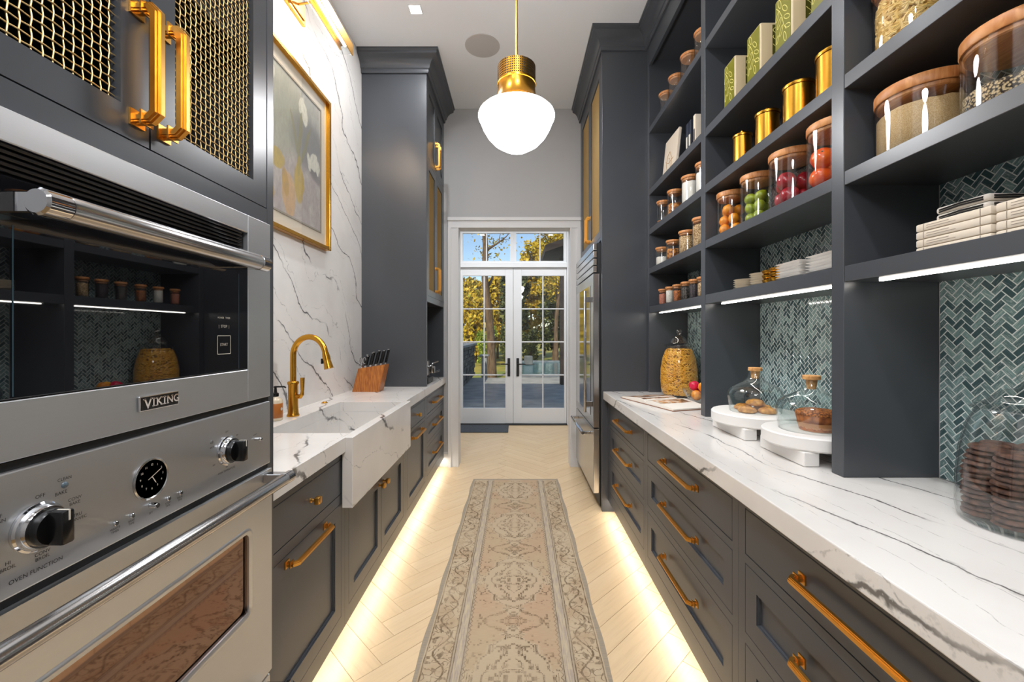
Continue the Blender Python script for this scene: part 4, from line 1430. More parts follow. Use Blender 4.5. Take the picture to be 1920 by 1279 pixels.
def pasta_pile(name, x, y, z, prof, n, mat, core, label, seed=1, size=(0.030, 0.0045)):
    """short curled pasta pieces packed against the glass of a jar; prof = inner (r,z) profile"""
    rg = random.Random(seed)
    mb = MB()
    hs = [p[1] for p in prof]
    def rad(q):
        for (r0, z0), (r1, z1) in zip(prof, prof[1:]):
            if z0 <= q <= z1: return r0 + (r1 - r0) * (q - z0) / max(1e-6, z1 - z0)
        return prof[-1][0]
    ln, w = size
    top = hs[-1]
    for i in range(n):
        if rg.random() < 0.86:
            zz = hs[0] + 0.006 + (top - hs[0] - 0.012) * rg.random(); a = rg.uniform(0, 2 * PI)
            R = rad(zz) - w * 1.3 - rg.random() * 0.004
        else:
            zz = top - rg.random() * 0.010; a = rg.uniform(0, 2 * PI); R = (rad(top) - 0.012) * math.sqrt(rg.random())
        c = Vector((R * math.cos(a), R * math.sin(a), zz))
        tn = Vector((-math.sin(a), math.cos(a), 0)); up = Vector((0, 0, 1))
        th = rg.uniform(-0.8, 0.8) if rg.random() < 0.7 else rg.uniform(0, PI)
        d = tn * math.cos(th) + up * math.sin(th)
        nrm = Vector((math.cos(a), math.sin(a), 0))
        q = d.cross(nrm)
        h = ln * rg.uniform(0.35, 0.55)
        b = rg.uniform(-0.25, 0.25) * ln
        pts = []
        for f in (-1, -0.33, 0.33, 1):
            pp = c + d * (h * f) + q * (b * (f * f - 0.5))
            rl = math.hypot(pp.x, pp.y); lim = rad(min(max(pp.z, hs[0]), top)) - w * 1.1
            if rl > lim: pp.x *= lim / rl; pp.y *= lim / rl
            pp.z = min(max(pp.z, hs[0] + w), top + 0.006)
            pts.append(pp)
        mb.tube(pts, [w * 0.75, w, w, w * 0.75], 5)
    o = part(name, mb, mat, smooth=60)
    o.location = (x, y, z)
    tag(o, label, 'pasta', kind='stuff')
    cp = [(0.0, prof[0][1] + 0.004)] + [(max(0.003, r - w * 2.1), q + 0.002) for r, q in prof] + [(0.0, prof[-1][1])]
    part('pasta_heap_core', MB().lathe(cp, 24), core, o, world=False)
    return o

Z1, Z2, Z3, Z4, Z5 = (s[1] + 0.0004 for s in SHELVES)
# far bay, lowest shelf: spice jars
sp = [(2.985, 'pink_salt', 'pink salt', 0.075), (2.845, 'grainy_white', 'white salt', 0.085), (2.712, 'chili', 'orange spice', 0.07), (2.575, 'pepper', 'peppercorns', 0.075), (2.455, 'clove', 'dark cloves', 0.08), (2.345, 'oats', 'tan seeds', 0.075)]
for i, (y, mt, what, hh) in enumerate(sp):
    jar(1.035, y, Z1, 0.0285, 0.112, 'small bamboo-lidded spice jar holding ' + what, 'spice jars on the lowest shelf', 0.014, 'spice_jar')
    fill('spice_filling', 1.035, y, Z1, 0.0285, hh, mt, what + ' inside a small spice jar on the lowest shelf', 'spice', i)
# far bay, second shelf
for i, (y, r, h, mt, hh, what) in enumerate(((3.045, 0.043, 0.132, 'flour', 0.062, 'white sugar'), (2.825, 0.045, 0.135, 'nuts', 0.075, 'toasted nuts'), (2.590, 0.050, 0.140, 'oats', 0.105, 'rolled oats'), (2.390, 0.050, 0.165, 'oats', 0.125, 'coarse granola'))):
    jar(1.050, y, Z2, r, h, 'medium glass jar of ' + what + ' with bamboo lid', 'medium jars in the far bay')
    fill('dry_food', 1.050, y, Z2, r, hh, mt, what + ' inside a medium glass jar', 'dry food', 20 + i)
# far bay, third shelf
for i, (y, r, h, mt, hh, what) in enumerate(((3.020, 0.045, 0.165, 'nuts', 0.025, 'a few cashews'), (2.795, 0.049, 0.165, 'nuts', 0.075, 'orange dried fruit'), (2.545, 0.053, 0.165, 'flour', 0.128, 'white flour'), (2.345, 0.053, 0.165, 'flour', 0.110, 'pale meal'))):
    jar(1.052, y, Z3, r, h, 'tall glass jar of ' + what + ' with bamboo lid', 'tall jars in the far bay')
    fill('dry_food', 1.052, y, Z3, r, hh, mt, what + ' inside a tall glass jar', 'dry food', 40 + i)
# far bay, top shelf
for i, (y, r) in enumerate(((2.965, 0.050), (2.775, 0.052), (2.560, 0.056), (2.36, 0.056))):
    jar(1.055, y, Z5, r, 0.15, ('empty bamboo-lidded jar on the top shelf next to the refrigerator side', 'second empty bamboo-lidded jar from the refrigerator on the top shelf', 'third empty bamboo-lidded jar from the refrigerator on the top shelf', 'empty bamboo-lidded jar on the top shelf against the divider')[i], 'jars on the top shelf')
# far bay, fourth shelf: standing card and dark books
t = thing('cookbook', 'cream cookbook with a sketched cover leaning upright on a shelf', 'book', (1.06, 2.93, Z4 + 0.0018))
mb = MB().bbox(-0.008, 0.008, -0.125, 0.125, 0.0, 0.30, 0.001, 1)
part('cover', mb, 'cream_cloth', t, world=False)
part('page_block', MB().box(-0.006, 0.0125, -0.12, 0.12, 0.003, 0.297), 'paper', t, world=False)
mb = MB()
for pts in ([(-.06, .05), (-.03, .14), (.01, .19), (.05, .17), (.06, .11), (.03, .06)], [(-.03, .06), (0, .14), (.03, .15)], [(-.07, .12), (.02, .11), (.08, .14)]):
    mb.tube([(-0.0088, a, b) for a, b in pts], 0.0018, 4)
part('cover_drawing', mb, pmat('ochre_ink', '#b08a5a', 0.7), t, world=False)
t.rotation_euler = (0, math.radians(6), 0)
for i, (y, mt, w, nm) in enumerate(((2.50, 'navy', 0.03, 'navy book with a pale spine label standing on a shelf'), (2.46, 'navy', 0.032, 'thick navy book next to the brass bookend'), (2.395, 'cream_cloth', 0.026, 'cream book next to the dark divider'))):
    t = thing('book', nm, 'book', (1.07, y, Z4), 0, 'upright books in the far bay')
    part('cover', MB().bbox(-0.06, 0.09, -w / 2, w / 2, 0, 0.165, 0.002, 1), mt, t, world=False)
    part('spine_label', MB().box(-0.0606, -0.0601, -w * 0.3, w * 0.3, 0.02, 0.085), 'print_light' if i < 2 else 'navy', t, world=False)
solid('bookend', MB().bbox(1.02, 1.10, 2.425, 2.435, Z4, Z4 + 0.09, 0.002, 1), 'gold', 'thin brass bookend between the upright books', 'bookend')

# middle bay, second shelf: fruit jars
FR = []
def fruit_mb(kind, r):
    if kind == 'lime' or kind == 'lemon':
        prof = [(0.0, -1.18), (0.10, -1.16), (0.2, -1.08), (0.5, -0.88), (0.82, -0.5), (0.95, 0), (0.82, 0.5), (0.5, 0.88), (0.2, 1.08), (0.1, 1.16), (0.0, 1.18)]
    elif kind == 'apple':
        prof = [(0.0, -0.78), (0.18, -0.88), (0.5, -0.85), (0.85, -0.5), (1.0, 0.1), (0.9, 0.6), (0.55, 0.88), (0.22, 0.86), (0.08, 0.72), (0.0, 0.68)]
    elif kind == 'tomato':
        prof = [(0.0, -0.8), (0.4, -0.8), (0.85, -0.5), (1.0, 0.0), (0.88, 0.5), (0.5, 0.8), (0.2, 0.82), (0.0, 0.74)]
    else:
        prof = [(0.0, -0.98), (0.3, -0.95), (0.72, -0.70), (0.98, 0.0), (0.72, 0.70), (0.3, 0.95), (0.06, 0.97), (0.0, 0.94)]
    return MB().lathe([(a * r, b * r) for a, b in prof], 20)
_fc = {}
def fruit(name, kind, mat, x, y, z, r, label, cat, group, tilt=(0, 0, 0)):
    key = (kind, mat, round(r, 3))
    if key not in _fc:
        me = fruit_mb(kind, r).mesh(name, 80); me.materials.append(M[mat])
        sm = MB().lathe([(r * 0.07, 0.0), (r * 0.1, 0.1 * r), (0.0, 0.14 * r)], 8).mesh('stem_scar'); sm.materials.append(M['trunk'])
        _fc[key] = (me, sm)
    me, sm = _fc[key]
    o = bpy.data.objects.new(name, me)
    link(o)
    o.location = (x, y, z)
    o.rotation_euler = tilt
    tag(o, label, cat, group)
    s = bpy.data.objects.new('stem', sm)
    link(s); s.parent = o
    s.location = (0, 0, {'lime': 1.12, 'lemon': 1.12, 'apple': 0.66, 'tomato': 0.72}.get(kind, 0.92) * r)
    return o
def pack(R, r, layers, z0, rg):
    """stacked positions of balls of radius r in a jar of radius R"""
    out = []
    z = z0 + r
    for k in range(layers):
        a0 = rg.uniform(0, 2 * PI)
        m = 3 if R > 1.9 * r else 2
        q = min(R - r - 0.005, r * (1.16 if m == 3 else 1.01))
        for i in range(m):
            a = a0 + i * 2 * PI / m + k * PI / m
            out.append((q * math.cos(a), q * math.sin(a), z))
        z += r * 1.68
    return out
rg = random.Random(11)
fj = [(2.115, 0.068, 'orange', 'orange', 'orange', 0.0275, 3, 'small oranges'), (1.885, 0.070, 'lime', 'lime', 'lime', 0.0255, 3, 'green limes'), (1.650, 0.080, 'apple', 'red', 'apple', 0.0342, 2, 'dark red apples'), (1.420, 0.085, 'tomato', 'tomato', 'tomato', 0.0365, 2, 'orange-red tomatoes')]
for y, R, kind, mt, nm, r, lay, what in fj:
    jar(1.080, y, Z2, R, 0.215, 'wide glass jar of ' + what + ' with bamboo lid', 'fruit jars in the middle bay', 0.026)
    for p in pack(R, r, lay, 0.006, rg):
        fruit(nm, kind, mt, 1.080 + p[0], y + p[1], Z2 + p[2], r, what[:-1] if what != 'small oranges' else 'small orange', nm, what + ' in a glass jar', (rg.uniform(-1.2, 1.2), rg.uniform(-1.2, 1.2), 0))
for o in list(bpy.data.objects):
    if o.get('group', '').endswith('in a glass jar'):
        o['label'] = {'orange': 'small round orange inside the jar of oranges', 'lime': 'green lime inside the jar of limes', 'apple': 'dark red apple inside the jar of apples', 'tomato': 'shiny orange-red tomato inside the jar of tomatoes'}[o['category']]
# middle bay, third shelf: brass canisters
for y, r, nth in ((2.005, 0.039, 'smallest brass canister with knob lid, beside the second smallest'), (1.805, 0.045, 'second smallest brass canister with knob lid'), (1.605, 0.051, 'second largest brass canister with knob lid'), (1.415, 0.057, 'largest brass canister with lid, beside the divider')):
    t = thing('canister', nth, 'canister', (1.075, y, Z3), 0, 'graduated brass canisters')
    h = 0.148
    part('body', MB().lathe([(0.0, 0.0003), (r - 0.002, 0.0003), (r, 0.002), (r, h - 0.001), (r - 0.002, h), (0.0, h)], 40), 'gold', t, world=False, smooth=40)
    l = part('lid', MB().lathe([(0.0, h + 0.0003), (r + 0.003, h + 0.0003), (r + 0.004, h + 0.003), (r + 0.004, h + 0.010), (r + 0.001, h + 0.013), (0.006, h + 0.015), (0.0, h + 0.015)], 40), 'gold', t, world=False, smooth=40)
    part('knob', MB().lathe([(0.004, h + 0.0152), (0.0035, h + 0.021), (0.007, h + 0.025), (0.0085, h + 0.030), (0.006, h + 0.036), (0.0, h + 0.038)], 18), 'gold', l, world=False, smooth=60)
# middle bay, fourth shelf: oil tins
def stroke(mb, pts, w, x):
    """flat printed line on a face at x, pts in (y,z)"""
    for (a, b), (c, d) in zip(pts, pts[1:]):
        v = Vector((c - a, d - b)); 
        if v.length < 1e-6: continue
        q = Vector((-v.y, v.x)).normalized() * (w / 2)
        mb.add([(x, a - q.x, b - q.y), (x, c - q.x, d - q.y), (x, c + q.x, d + q.y), (x, a + q.x, b + q.y)], [(0, 1, 2, 3)])
def oil_tin(y, label):
    """rectangular oil tin: olive front facing the aisle, cream rounded edge, dark side label"""
    t = thing('oil_tin', label, 'tin', (1.075, y, Z4), 0, 'olive oil tins')
    W, D, Hh = 0.104, 0.105, 0.238
    part('body', MB().bbox(-0.045, D - 0.045, -W / 2, W / 2, 0.0003, Hh, 0.008, 3), 'tin_cream', t, world=False, smooth=40)
    fx = -0.0455
    fl = part('front_label', MB().box(fx - 0.0004, fx + 0.0003, -W / 2 + 0.006, W / 2 - 0.005, 0.008, Hh - 0.008), 'green_tin', t, world=False)
    lf = MB()
    stem = [(0.040, 0.205), (0.020, 0.180), (0.005, 0.150), (-0.004, 0.115), (-0.020, 0.085)]
    stroke(lf, stem, 0.0022, fx - 0.0007)
    for (cy, cz, ln, ang) in ((0.020, 0.208, 0.04, 70), (0.034, 0.168, 0.036, 120), (-0.012, 0.170, 0.042, 50), (0.022, 0.135, 0.040, 125), (-0.024, 0.130, 0.040, 35), (0.010, 0.098, 0.038, 115), (-0.030, 0.092, 0.036, 30), (-0.012, 0.062, 0.040, 75), (0.034, 0.078, 0.03, 110)):
        a = math.radians(ang)
        d = (math.cos(a), math.sin(a)); q = (-d[1], d[0])
        pts = []
        for k in range(17):
            th = 2 * PI * k / 16
            u, v = math.cos(th) * ln / 2, math.sin(th) * ln * 0.19
            py = min(max(cy + d[0] * u + q[0] * v, -W / 2 + 0.008), W / 2 - 0.007)
            pts.append((py, cz + d[1] * u + q[1] * v))
        stroke(lf, pts, 0.0022, fx - 0.0007)
    part('leaf_print', lf, 'leafprint', fl, world=False)
    sy = -W / 2 - 0.0003
    sd = part('side_label', MB().box(0.006, D - 0.052, sy - 0.0003, sy + 0.0003, 0.10, Hh - 0.012), 'dark_green', t, world=False)
    mb = MB()
    for k in range(8):
        mb.box(0.010, 0.046 - (k % 3) * 0.006, sy - 0.0004, sy + 0.0003, 0.02 + k * 0.0095, 0.0225 + k * 0.0095)
    part('small_print', mb, 'dark_green', t, world=False)
    mb = MB()
    for k in range(3):
        mb.tube([(0.018 + 0.010 * math.sin(q * 0.9 + k), sy - 0.0008, 0.115 + k * 0.035 + q * 0.006) for q in range(6)], 0.0012, 4)
    part('scroll_print', mb, 'leafprint', sd, world=False)
    part('tin_lid', MB().lathe([(0.0, Hh), (0.016, Hh), (0.016, Hh + 0.012), (0.0, Hh + 0.012)], 18, (0.02, 0, 0)), 'tin_cream', t, world=False, smooth=40)
for y, lab in ((2.040, 'olive green oil tin nearest the far divider'), (1.832, 'second olive green oil tin from the far divider'), (1.628, 'third olive green oil tin from the far divider'), (1.424, 'olive green oil tin beside the near divider')):
    oil_tin(y, lab)
# middle bay, lowest shelf
def plate_mesh(kind):
    if kind == 'round':
        return MB().lathe([(0.0, 0.0003), (0.030, 0.0003), (0.034, 0.001), (0.058, 0.012), (0.0595, 0.0135), (0.056, 0.0135), (0.032, 0.004), (0.0, 0.0035)], 32).mesh('plate', 50)
    mb = MB()
    vs = []
    for hw, z in ((0.042, 0.0003), (0.048, 0.002), (0.069, 0.0125), (0.070, 0.0145), (0.066, 0.0145), (0.046, 0.005), (0.042, 0.004)):
        vs.append([(-hw, -hw, z), (hw, -hw, z), (hw, hw, z), (-hw, hw, z)])
    flat = [p for r in vs for p in r]
    fs = [(0, 3, 2, 1)]
    for i in range(len(vs) - 1):
        for k in range(4):
            k2 = (k + 1) % 4
            fs.append((i * 4 + k, i * 4 + k2, i * 4 + 4 + k2, i * 4 + 4 + k))
    fs.append(tuple((len(vs) - 1) * 4 + k for k in range(4)))
    return mb.add(flat, fs).mesh('plate', 30)
pr, psq = plate_mesh('round'), plate_mesh('square')
pr.materials.append(M['cream_ceramic']); psq.materials.append(M['white_ceramic'])
def stack(name, me, x, y, n, dz, label, group, rot=0.0, cat='plate', rg=random.Random(5)):
    for k in range(n):
        o = bpy.data.objects.new(name, me)
        link(o)
        o.location = (x + rg.uniform(-.001, .001), y + rg.uniform(-.001, .001), Z1 + k * dz)
        o.rotation_euler = (0, 0, rot + rg.uniform(-.02, .02))
        tag(o, label, cat, group)
stack('round_plate', pr, 1.100, 2.010, 5, 0.0098, 'cream round plate in the stack farther from the brass bowls', 'far stack of round plates')
stack('round_plate', pr, 1.100, 1.872, 6, 0.0098, 'cream round plate in the stack beside the brass bowls', 'near stack of round plates')
stack('square_plate', psq, 1.105, 1.615, 6, 0.0108, 'white square plate in the stack beside the brass bowls', 'far stack of square plates')
stack('square_plate', psq, 1.105, 1.440, 6, 0.0108, 'white square plate in the stack next to the near divider', 'near stack of square plates')
bw = MB().lathe([(0.0, 0.0003), (0.020, 0.0003), (0.024, 0.001), (0.033, 0.016), (0.0345, 0.022), (0.0325, 0.022), (0.022, 0.004), (0.0, 0.004)], 28).mesh('small_bowl', 50)
bw.materials.append(M['gold'])
for dx, dy, n in ((0.0, 0.036, 3), (-0.012, -0.036, 3)):
    stack('small_bowl', bw, 1.075 + dx, 1.745 + dy, n, 0.020, 'small brass bowl stacked between round and square plates', 'stacked brass bowls', 0.0, 'bowl')

# near bay, lowest shelf: cloth books and folded towels
_cb = {}
def cloth_book(x, y, z, L, Wd, h, label, group):
    t = thing('cream_book', label, 'book', (x, y, z), 0, group)
    part('cover', MB().bbox(-Wd / 2, Wd / 2, -L / 2, L / 2, 0.0002, h, 0.004, 2), 'cream_cloth', t, world=False, smooth=40)
    mb = MB()
    for yy in (-L / 2 + 0.022, L / 2 - 0.022):
        mb.box(-Wd / 2 - 0.0004, -Wd / 2 + 0.0003, yy - 0.0008, yy + 0.0008, 0.002, h - 0.002)
    for k in range(2):
        mb.box(-Wd / 2 - 0.0004, -Wd / 2 + 0.0003, L / 2 - 0.07 - 0.016 * (k + 1), L / 2 - 0.03, h * (0.62 - 0.3 * k), h * (0.62 - 0.3 * k) + 0.0012)
    part('spine_print', mb, pmat('spine_ink', '#8f8272', 0.8) if 'ink' not in _cb else _cb['ink'], t, world=False)
    return t
_cb['ink'] = pmat('spine_ink', '#8f8272', 0.8)
def towel(x, y, z, L, Wd, h, label):
    t = thing('folded_towel', label, 'towel', (x, y, z), 0, 'folded striped towels')
    part('cloth', MB().bbox(-Wd / 2, Wd / 2, -L / 2, L / 2, 0.0003, h, h * 0.42, 3), 'towel', t, world=False, smooth=60)
    mb = MB()
    for zz, o in ((0.32, 0.0), (0.62, 0.006)):
        path = [(-Wd / 2 - 0.0006, -L / 2 + 0.012, h * zz), (-Wd / 2 - 0.0008, 0, h * (zz + 0.12)), (-Wd / 2 - 0.0006, L / 2 - 0.012, h * (zz - 0.05))]
        mb.tube(path, 0.0022, 5)
        mb.tube([(-Wd / 2 + 0.012, -L / 2 - 0.0006, h * zz), (0, -L / 2 - 0.0008, h * (zz + 0.08)), (Wd / 2 - 0.012, -L / 2 - 0.0006, h * zz)], 0.0022, 5)
    part('stripe', mb, 'towel_stripe', t, world=False)
    return t
for sy, w in ((1.028, 'beside the empty end of the shelf'), (0.842, 'nearer the large cookie jar')):
    for k in range(4):
        cloth_book(1.125, sy, Z1 + k * 0.0205, 0.178, 0.135, 0.020, ('lowest', 'second lowest', 'second highest', 'topmost')[k] + ' cream cloth-bound book in the pile ' + w, 'books piled ' + w)
for k in range(2):
    towel(1.145, 1.030, Z1 + 4 * 0.0205 + 0.001 + k * 0.0185, 0.125, 0.12, 0.018, ('lower', 'upper')[k] + ' folded white towel with black edging on the far pile of books')
    towel(1.145, 0.825, Z1 + 4 * 0.0205 + 0.001 + k * 0.0185, 0.125, 0.12, 0.018, ('lower', 'upper')[k] + ' folded striped towel on the second pile of books')
# near bay, second and third shelves
jar(1.120, 1.160, Z2, 0.103, 0.185, 'wide glass jar of raw sugar with bamboo lid', None, 0.030)
fill('raw_sugar', 1.120, 1.160, Z2, 0.103, 0.118, 'sugar', 'tan raw sugar filling a wide glass jar', 'sugar', 70)
jar(1.125, 0.925, Z2, 0.106, 0.185, 'wide glass jar with a layer of mixed seeds, bamboo lid', None, 0.030)
fill('mixed_seeds', 1.125, 0.925, Z2, 0.106, 0.055, 'seeds', 'mixed pale and dark seeds low in a wide jar', 'seeds', 71)
jar(1.105, 1.185, Z3, 0.080, 0.22, 'tall glass jar of pale curly pasta with bamboo lid', None, 0.026)
pasta_pile('curly_pasta', 1.105, 1.185, Z3, [(0.076, 0.008), (0.076, 0.165)], 900, 'pale_pasta', 'pale_pasta_core', 'pale curly pasta filling the tall jar', 9, (0.028, 0.0042))

# ---- things on the long worktop
t = thing('apothecary_jar', 'large domed glass jar with ball knob, full of yellow pasta', 'jar', (1.138, 2.955, CT + 0.0004))
prof = [(0.095, 0.0), (0.112, 0.012), (0.124, 0.05), (0.130, 0.12), (0.128, 0.19), (0.117, 0.26), (0.098, 0.315), (0.086, 0.345), (0.088, 0.352)]
o = [(0.001, 0.0003)] + prof + [(r - 0.003, z) for r, z in reversed(prof[1:])] + [(0.09, 0.008), (0.001, 0.008)]
part('glass_body', MB().lathe(o, 44), 'glass', t, world=False, smooth=50)
lid = [(0.099, 0.353), (0.100, 0.357), (0.094, 0.360), (0.070, 0.366), (0.056, 0.380), (0.047, 0.400), (0.034, 0.415), (0.014, 0.424), (0.009, 0.428), (0.010, 0.432), (0.018, 0.438), (0.022, 0.449), (0.018, 0.460), (0.009, 0.467), (0.001, 0.469)]
l = part('lid', MB().lathe(lid, 36), 'thick_glass', t, world=False, smooth=60)
pasta_pile('yellow_pasta', 1.138, 2.955, CT + 0.0004, [(0.098, 0.010), (0.108, 0.018), (0.120, 0.05), (0.126, 0.12), (0.124, 0.19), (0.113, 0.26), (0.096, 0.308), (0.088, 0.325)], 3000, 'pasta', 'pasta_core', 'short yellow pasta filling the large domed jar', 4, (0.028, 0.0037))
# glass fruit bowl
bx, by = 1.135, 2.60
t = thing('fruit_bowl', 'cut glass bowl heaped with fruit on the worktop', 'bowl', (bx, by, CT + 0.0004))
prof = [(0.001, 0.0003), (0.048, 0.0003), (0.050, 0.006), (0.062, 0.022), (0.090, 0.062), (0.105, 0.088), (0.107, 0.094), (0.103, 0.094), (0.086, 0.062), (0.058, 0.024), (0.044, 0.012), (0.001, 0.012)]
part('glass_body', MB().lathe(prof, 40), 'glass', t, world=False, smooth=50)
mb = MB()
for ring in range(3):
    for k in range(28):
        a = 2 * PI * (k + 0.5 * (ring % 2)) / 28
        r, z = ((0.071, 0.034), (0.083, 0.052), (0.096, 0.072))[ring]
        mb.ellipsoid((r * math.cos(a), r * math.sin(a), z), (0.005, 0.005, 0.006), 6, 4)
part('cut_pattern', mb, 'glass', t, world=False, smooth=60)
for nm, kind, mt, ang, off, z, r, lab, cat in (('orange', 'orange', 'orange', 210, 0.039, 0.060, 0.0315, 'orange against the side of the cut glass fruit bowl', 'orange'), ('orange', 'orange', 'orange', 330, 0.039, 0.060, 0.0315, 'orange low in the cut glass fruit bowl, toward the tiled wall', 'orange'), ('red_fruit', 'apple', 'pink', 90, 0.039, 0.060, 0.0315, 'dark pink fruit low in the cut glass bowl', 'fruit'),
                                              ('pink_fruit', 'apple', 'pink', 150, 0.036, 0.112, 0.031, 'bright pink fruit on top of the glass bowl', 'fruit'), ('lemon', 'lemon', 'lemon', 30, 0.037, 0.115, 0.027, 'yellow lemon on top of the heaped fruit bowl', 'lemon'), ('orange', 'orange', 'orange', 270, 0.036, 0.112, 0.031, 'orange on top of the heaped fruit bowl', 'orange')):
    a_ = math.radians(ang)
    fruit(nm, kind, mt, bx + off * math.cos(a_), by + off * math.sin(a_), CT + z, r, lab, cat, None, (0.3 if kind != 'lemon' else 1.5, 0.2, a_))
# open book
t = thing('open_book', 'open cookbook lying on the worktop before the pasta jar', 'book', (0.916, 2.655, CT + 0.0004), math.radians(-71.6))
def book_half(sg):
    pts = [(0.0, 0.010), (0.018, 0.026), (0.06, 0.031), (0.15, 0.024), (0.24, 0.014), (0.262, 0.011)]
    poly = [(sg * a, b) for a, b in pts] + [(sg * 0.262, 0.003), (0.0, 0.003)]
    return MB().prism(poly if sg > 0 else poly[::-1], -0.125, 0.125, 'xz')
part('cover', MB().box(-0.27, 0.27, -0.13, 0.13, 0.0002, 0.0028), pmat('book_cover', '#8a5a3a', 0.6), t, world=False)
part('page_block', book_half(-1), 'paper', t, world=False, smooth=50)
part('page_block', book_half(1), 'paper', t, world=False, smooth=50)
def photo(sg, a0, a1, b0, b1, mt, nm):
    pts = [(0.0, 0.010), (0.018, 0.026), (0.06, 0.031), (0.15, 0.024), (0.24, 0.014), (0.262, 0.011)]
    def hz(a):
        for (x0, z0), (x1, z1) in zip(pts, pts[1:]):
            if x0 <= a <= x1: return z0 + (z1 - z0) * (a - x0) / (x1 - x0)
        return 0.011
    mb = MB()
    n_ = 8
    for k in range(n_):
        p, q = a0 + (a1 - a0) * k / n_, a0 + (a1 - a0) * (k + 1) / n_
        mb.add([(sg * p, b0, hz(p) + 0.0004), (sg * q, b0, hz(q) + 0.0004), (sg * q, b1, hz(q) + 0.0004), (sg * p, b1, hz(p) + 0.0004)], [(0, 1, 2, 3)])
    part(nm, mb, mt, t, world=False)
m, n, b = new_mat('food_photograph')
p = n.coords('Object'); g = n.noise(p, 14, 4, 0.6, 0.8)
n.put(b.inputs['Base Color'], n.mix(n.smooth(g, 0.4, 0.62), C('#5e3c2c'), n.mix(n.smooth(n.noise(p, 30, 2), 0.4, 0.6), C('#c8874a'), C('#e9dccb'))))
b.inputs['Roughness'].default_value = 0.3
photo(-1, 0.02, 0.25, -0.12, 0.12, m, 'printed_photograph')
photo(1, 0.02, 0.15, -0.12, 0.10, m, 'printed_photograph')
# cake stands with glass domes
def pedestal(x, y, r, label):
    t = thing('serving_board', label, 'cake stand', (x, y, CT + 0.0004), math.radians(20))
    part('top_board', MB().lathe([(0.0, 0.048), (r - 0.006, 0.048), (r, 0.054), (r, 0.090), (r - 0.004, 0.0945), (0.0, 0.0945)], 48), 'white_wood', t, world=False, smooth=40)
    for s in (-1, 1):
        part('foot', MB().bbox(-r * 0.80, r * 0.80, s * r * 0.55 - 0.026, s * r * 0.55 + 0.026, 0.0003, 0.0478, 0.004, 2), 'white_wood', t, world=False)
    t.rotation_euler = (0, 0, math.radians(90))
    return CT + 0.0952
def cloche(x, y, z, label):
    t = thing('glass_cloche', label, 'glass dome', (x, y, z))
    prof = [(0.101, 0.0), (0.106, 0.03), (0.110, 0.062), (0.110, 0.078), (0.103, 0.096), (0.085, 0.112), (0.060, 0.125), (0.041, 0.136), (0.030, 0.150), (0.025, 0.168), (0.023, 0.178)]
    o = [(r, zz + 0.0003) for r, zz in prof] + [(r - 0.0035, zz) for r, zz in reversed(prof)]
    part('dome', MB().lathe(o, 48, close=True), 'aqua_glass', t, world=False, smooth=60)
    c = part('cork', MB().lathe([(0.0, 0.145), (0.014, 0.145), (0.0185, 0.176), (0.0185, 0.1785), (0.0275, 0.1787), (0.028, 0.181), (0.028, 0.191), (0.026, 0.193), (0.0, 0.193)], 28), 'cork', t, world=False, smooth=40, label='wide cork stopper')
    return t
PX1, PY1, PX2, PY2 = 1.050, 1.855, 1.050, 1.500
zt = pedestal(PX1, PY1, 0.176, 'round white wooden serving board carrying the cookies')
pedestal(PX2, PY2, 0.156, 'round white wooden serving board carrying the cake')
cloche(PX1, PY1, zt, 'bottle-shaped glass dome with cork over the golden cookies')
cloche(PX2, PY2, zt, 'bottle-shaped glass dome with cork over the cake')
rg = random.Random(21)
cookie_me = MB().lathe([(0.0, 0.0003), (0.030, 0.0003), (0.037, 0.005), (0.037, 0.012), (0.030, 0.020), (0.015, 0.0255), (0.0, 0.0265)], 20)
cookie_me.v = [(p[0] * rg.uniform(0.97, 1.03), p[1] * rg.uniform(0.97, 1.03), p[2] * rg.uniform(0.92, 1.06)) for p in cookie_me.v]
cookie_me = cookie_me.mesh('cookie', 60); cookie_me.materials.append(M['cookie'])
chip_me = MB()
for k in range(7):
    a = k * 2.4; r = 0.006 + 0.0026 * k
    chip_me.ellipsoid((r * math.cos(a), r * math.sin(a), 0.0248 - 0.0012 * k), (0.003, 0.003, 0.0025), 6, 4)
chip_me = chip_me.mesh('chips'); chip_me.materials.append(M['choc_cookie'])
spots = [(0.055 * math.cos(a), 0.055 * math.sin(a), 0.0, 0.0) for a in [i * 2 * PI / 4 + 0.5 for i in range(4)]] + [(0.0, 0.0, 0.0268, 0.0)]
for i, (dx, dy, dz, tl) in enumerate(spots):
    o = bpy.data.objects.new('cookie', cookie_me); link(o)
    o.location = (PX1 + dx, PY1 + dy, zt + dz)
    o.rotation_euler = (0, 0, i * 1.3)
    tag(o, 'golden domed cookie with dark flecks under the glass dome', 'cookie', 'cookies under the dome')
    c = bpy.data.objects.new('chocolate_flecks', chip_me); link(c); c.parent = o
cake = MB()
seg = 48
prof = [(0.0, 0.0003), (0.048, 0.0003), (0.053, 0.004), (0.062, 0.045), (0.064, 0.056), (0.060, 0.066), (0.048, 0.071), (0.025, 0.073), (0.0, 0.073)]
cake.lathe(prof, seg)
rg = random.Random(5)
cake.v = [(p[0] * (1 + rg.uniform(-.012, .012)), p[1] * (1 + rg.uniform(-.012, .012)), p[2] + (rg.uniform(-.002, .002) if p[2] > 0.05 else 0)) for p in cake.v]
t = thing('cake', 'small round brown cake with crumbly top under a glass dome', 'cake', (PX2 + 0.012, PY2 - 0.01, zt))
part('cake_body', cake, 'cake', t, world=False, smooth=60)
part('crust_top', MB().lathe([(0.0652, 0.056), (0.0665, 0.060), (0.062, 0.0675), (0.05, 0.0725), (0.025, 0.0747), (0.0, 0.0747)], 36), 'chili', t, world=False, smooth=60)
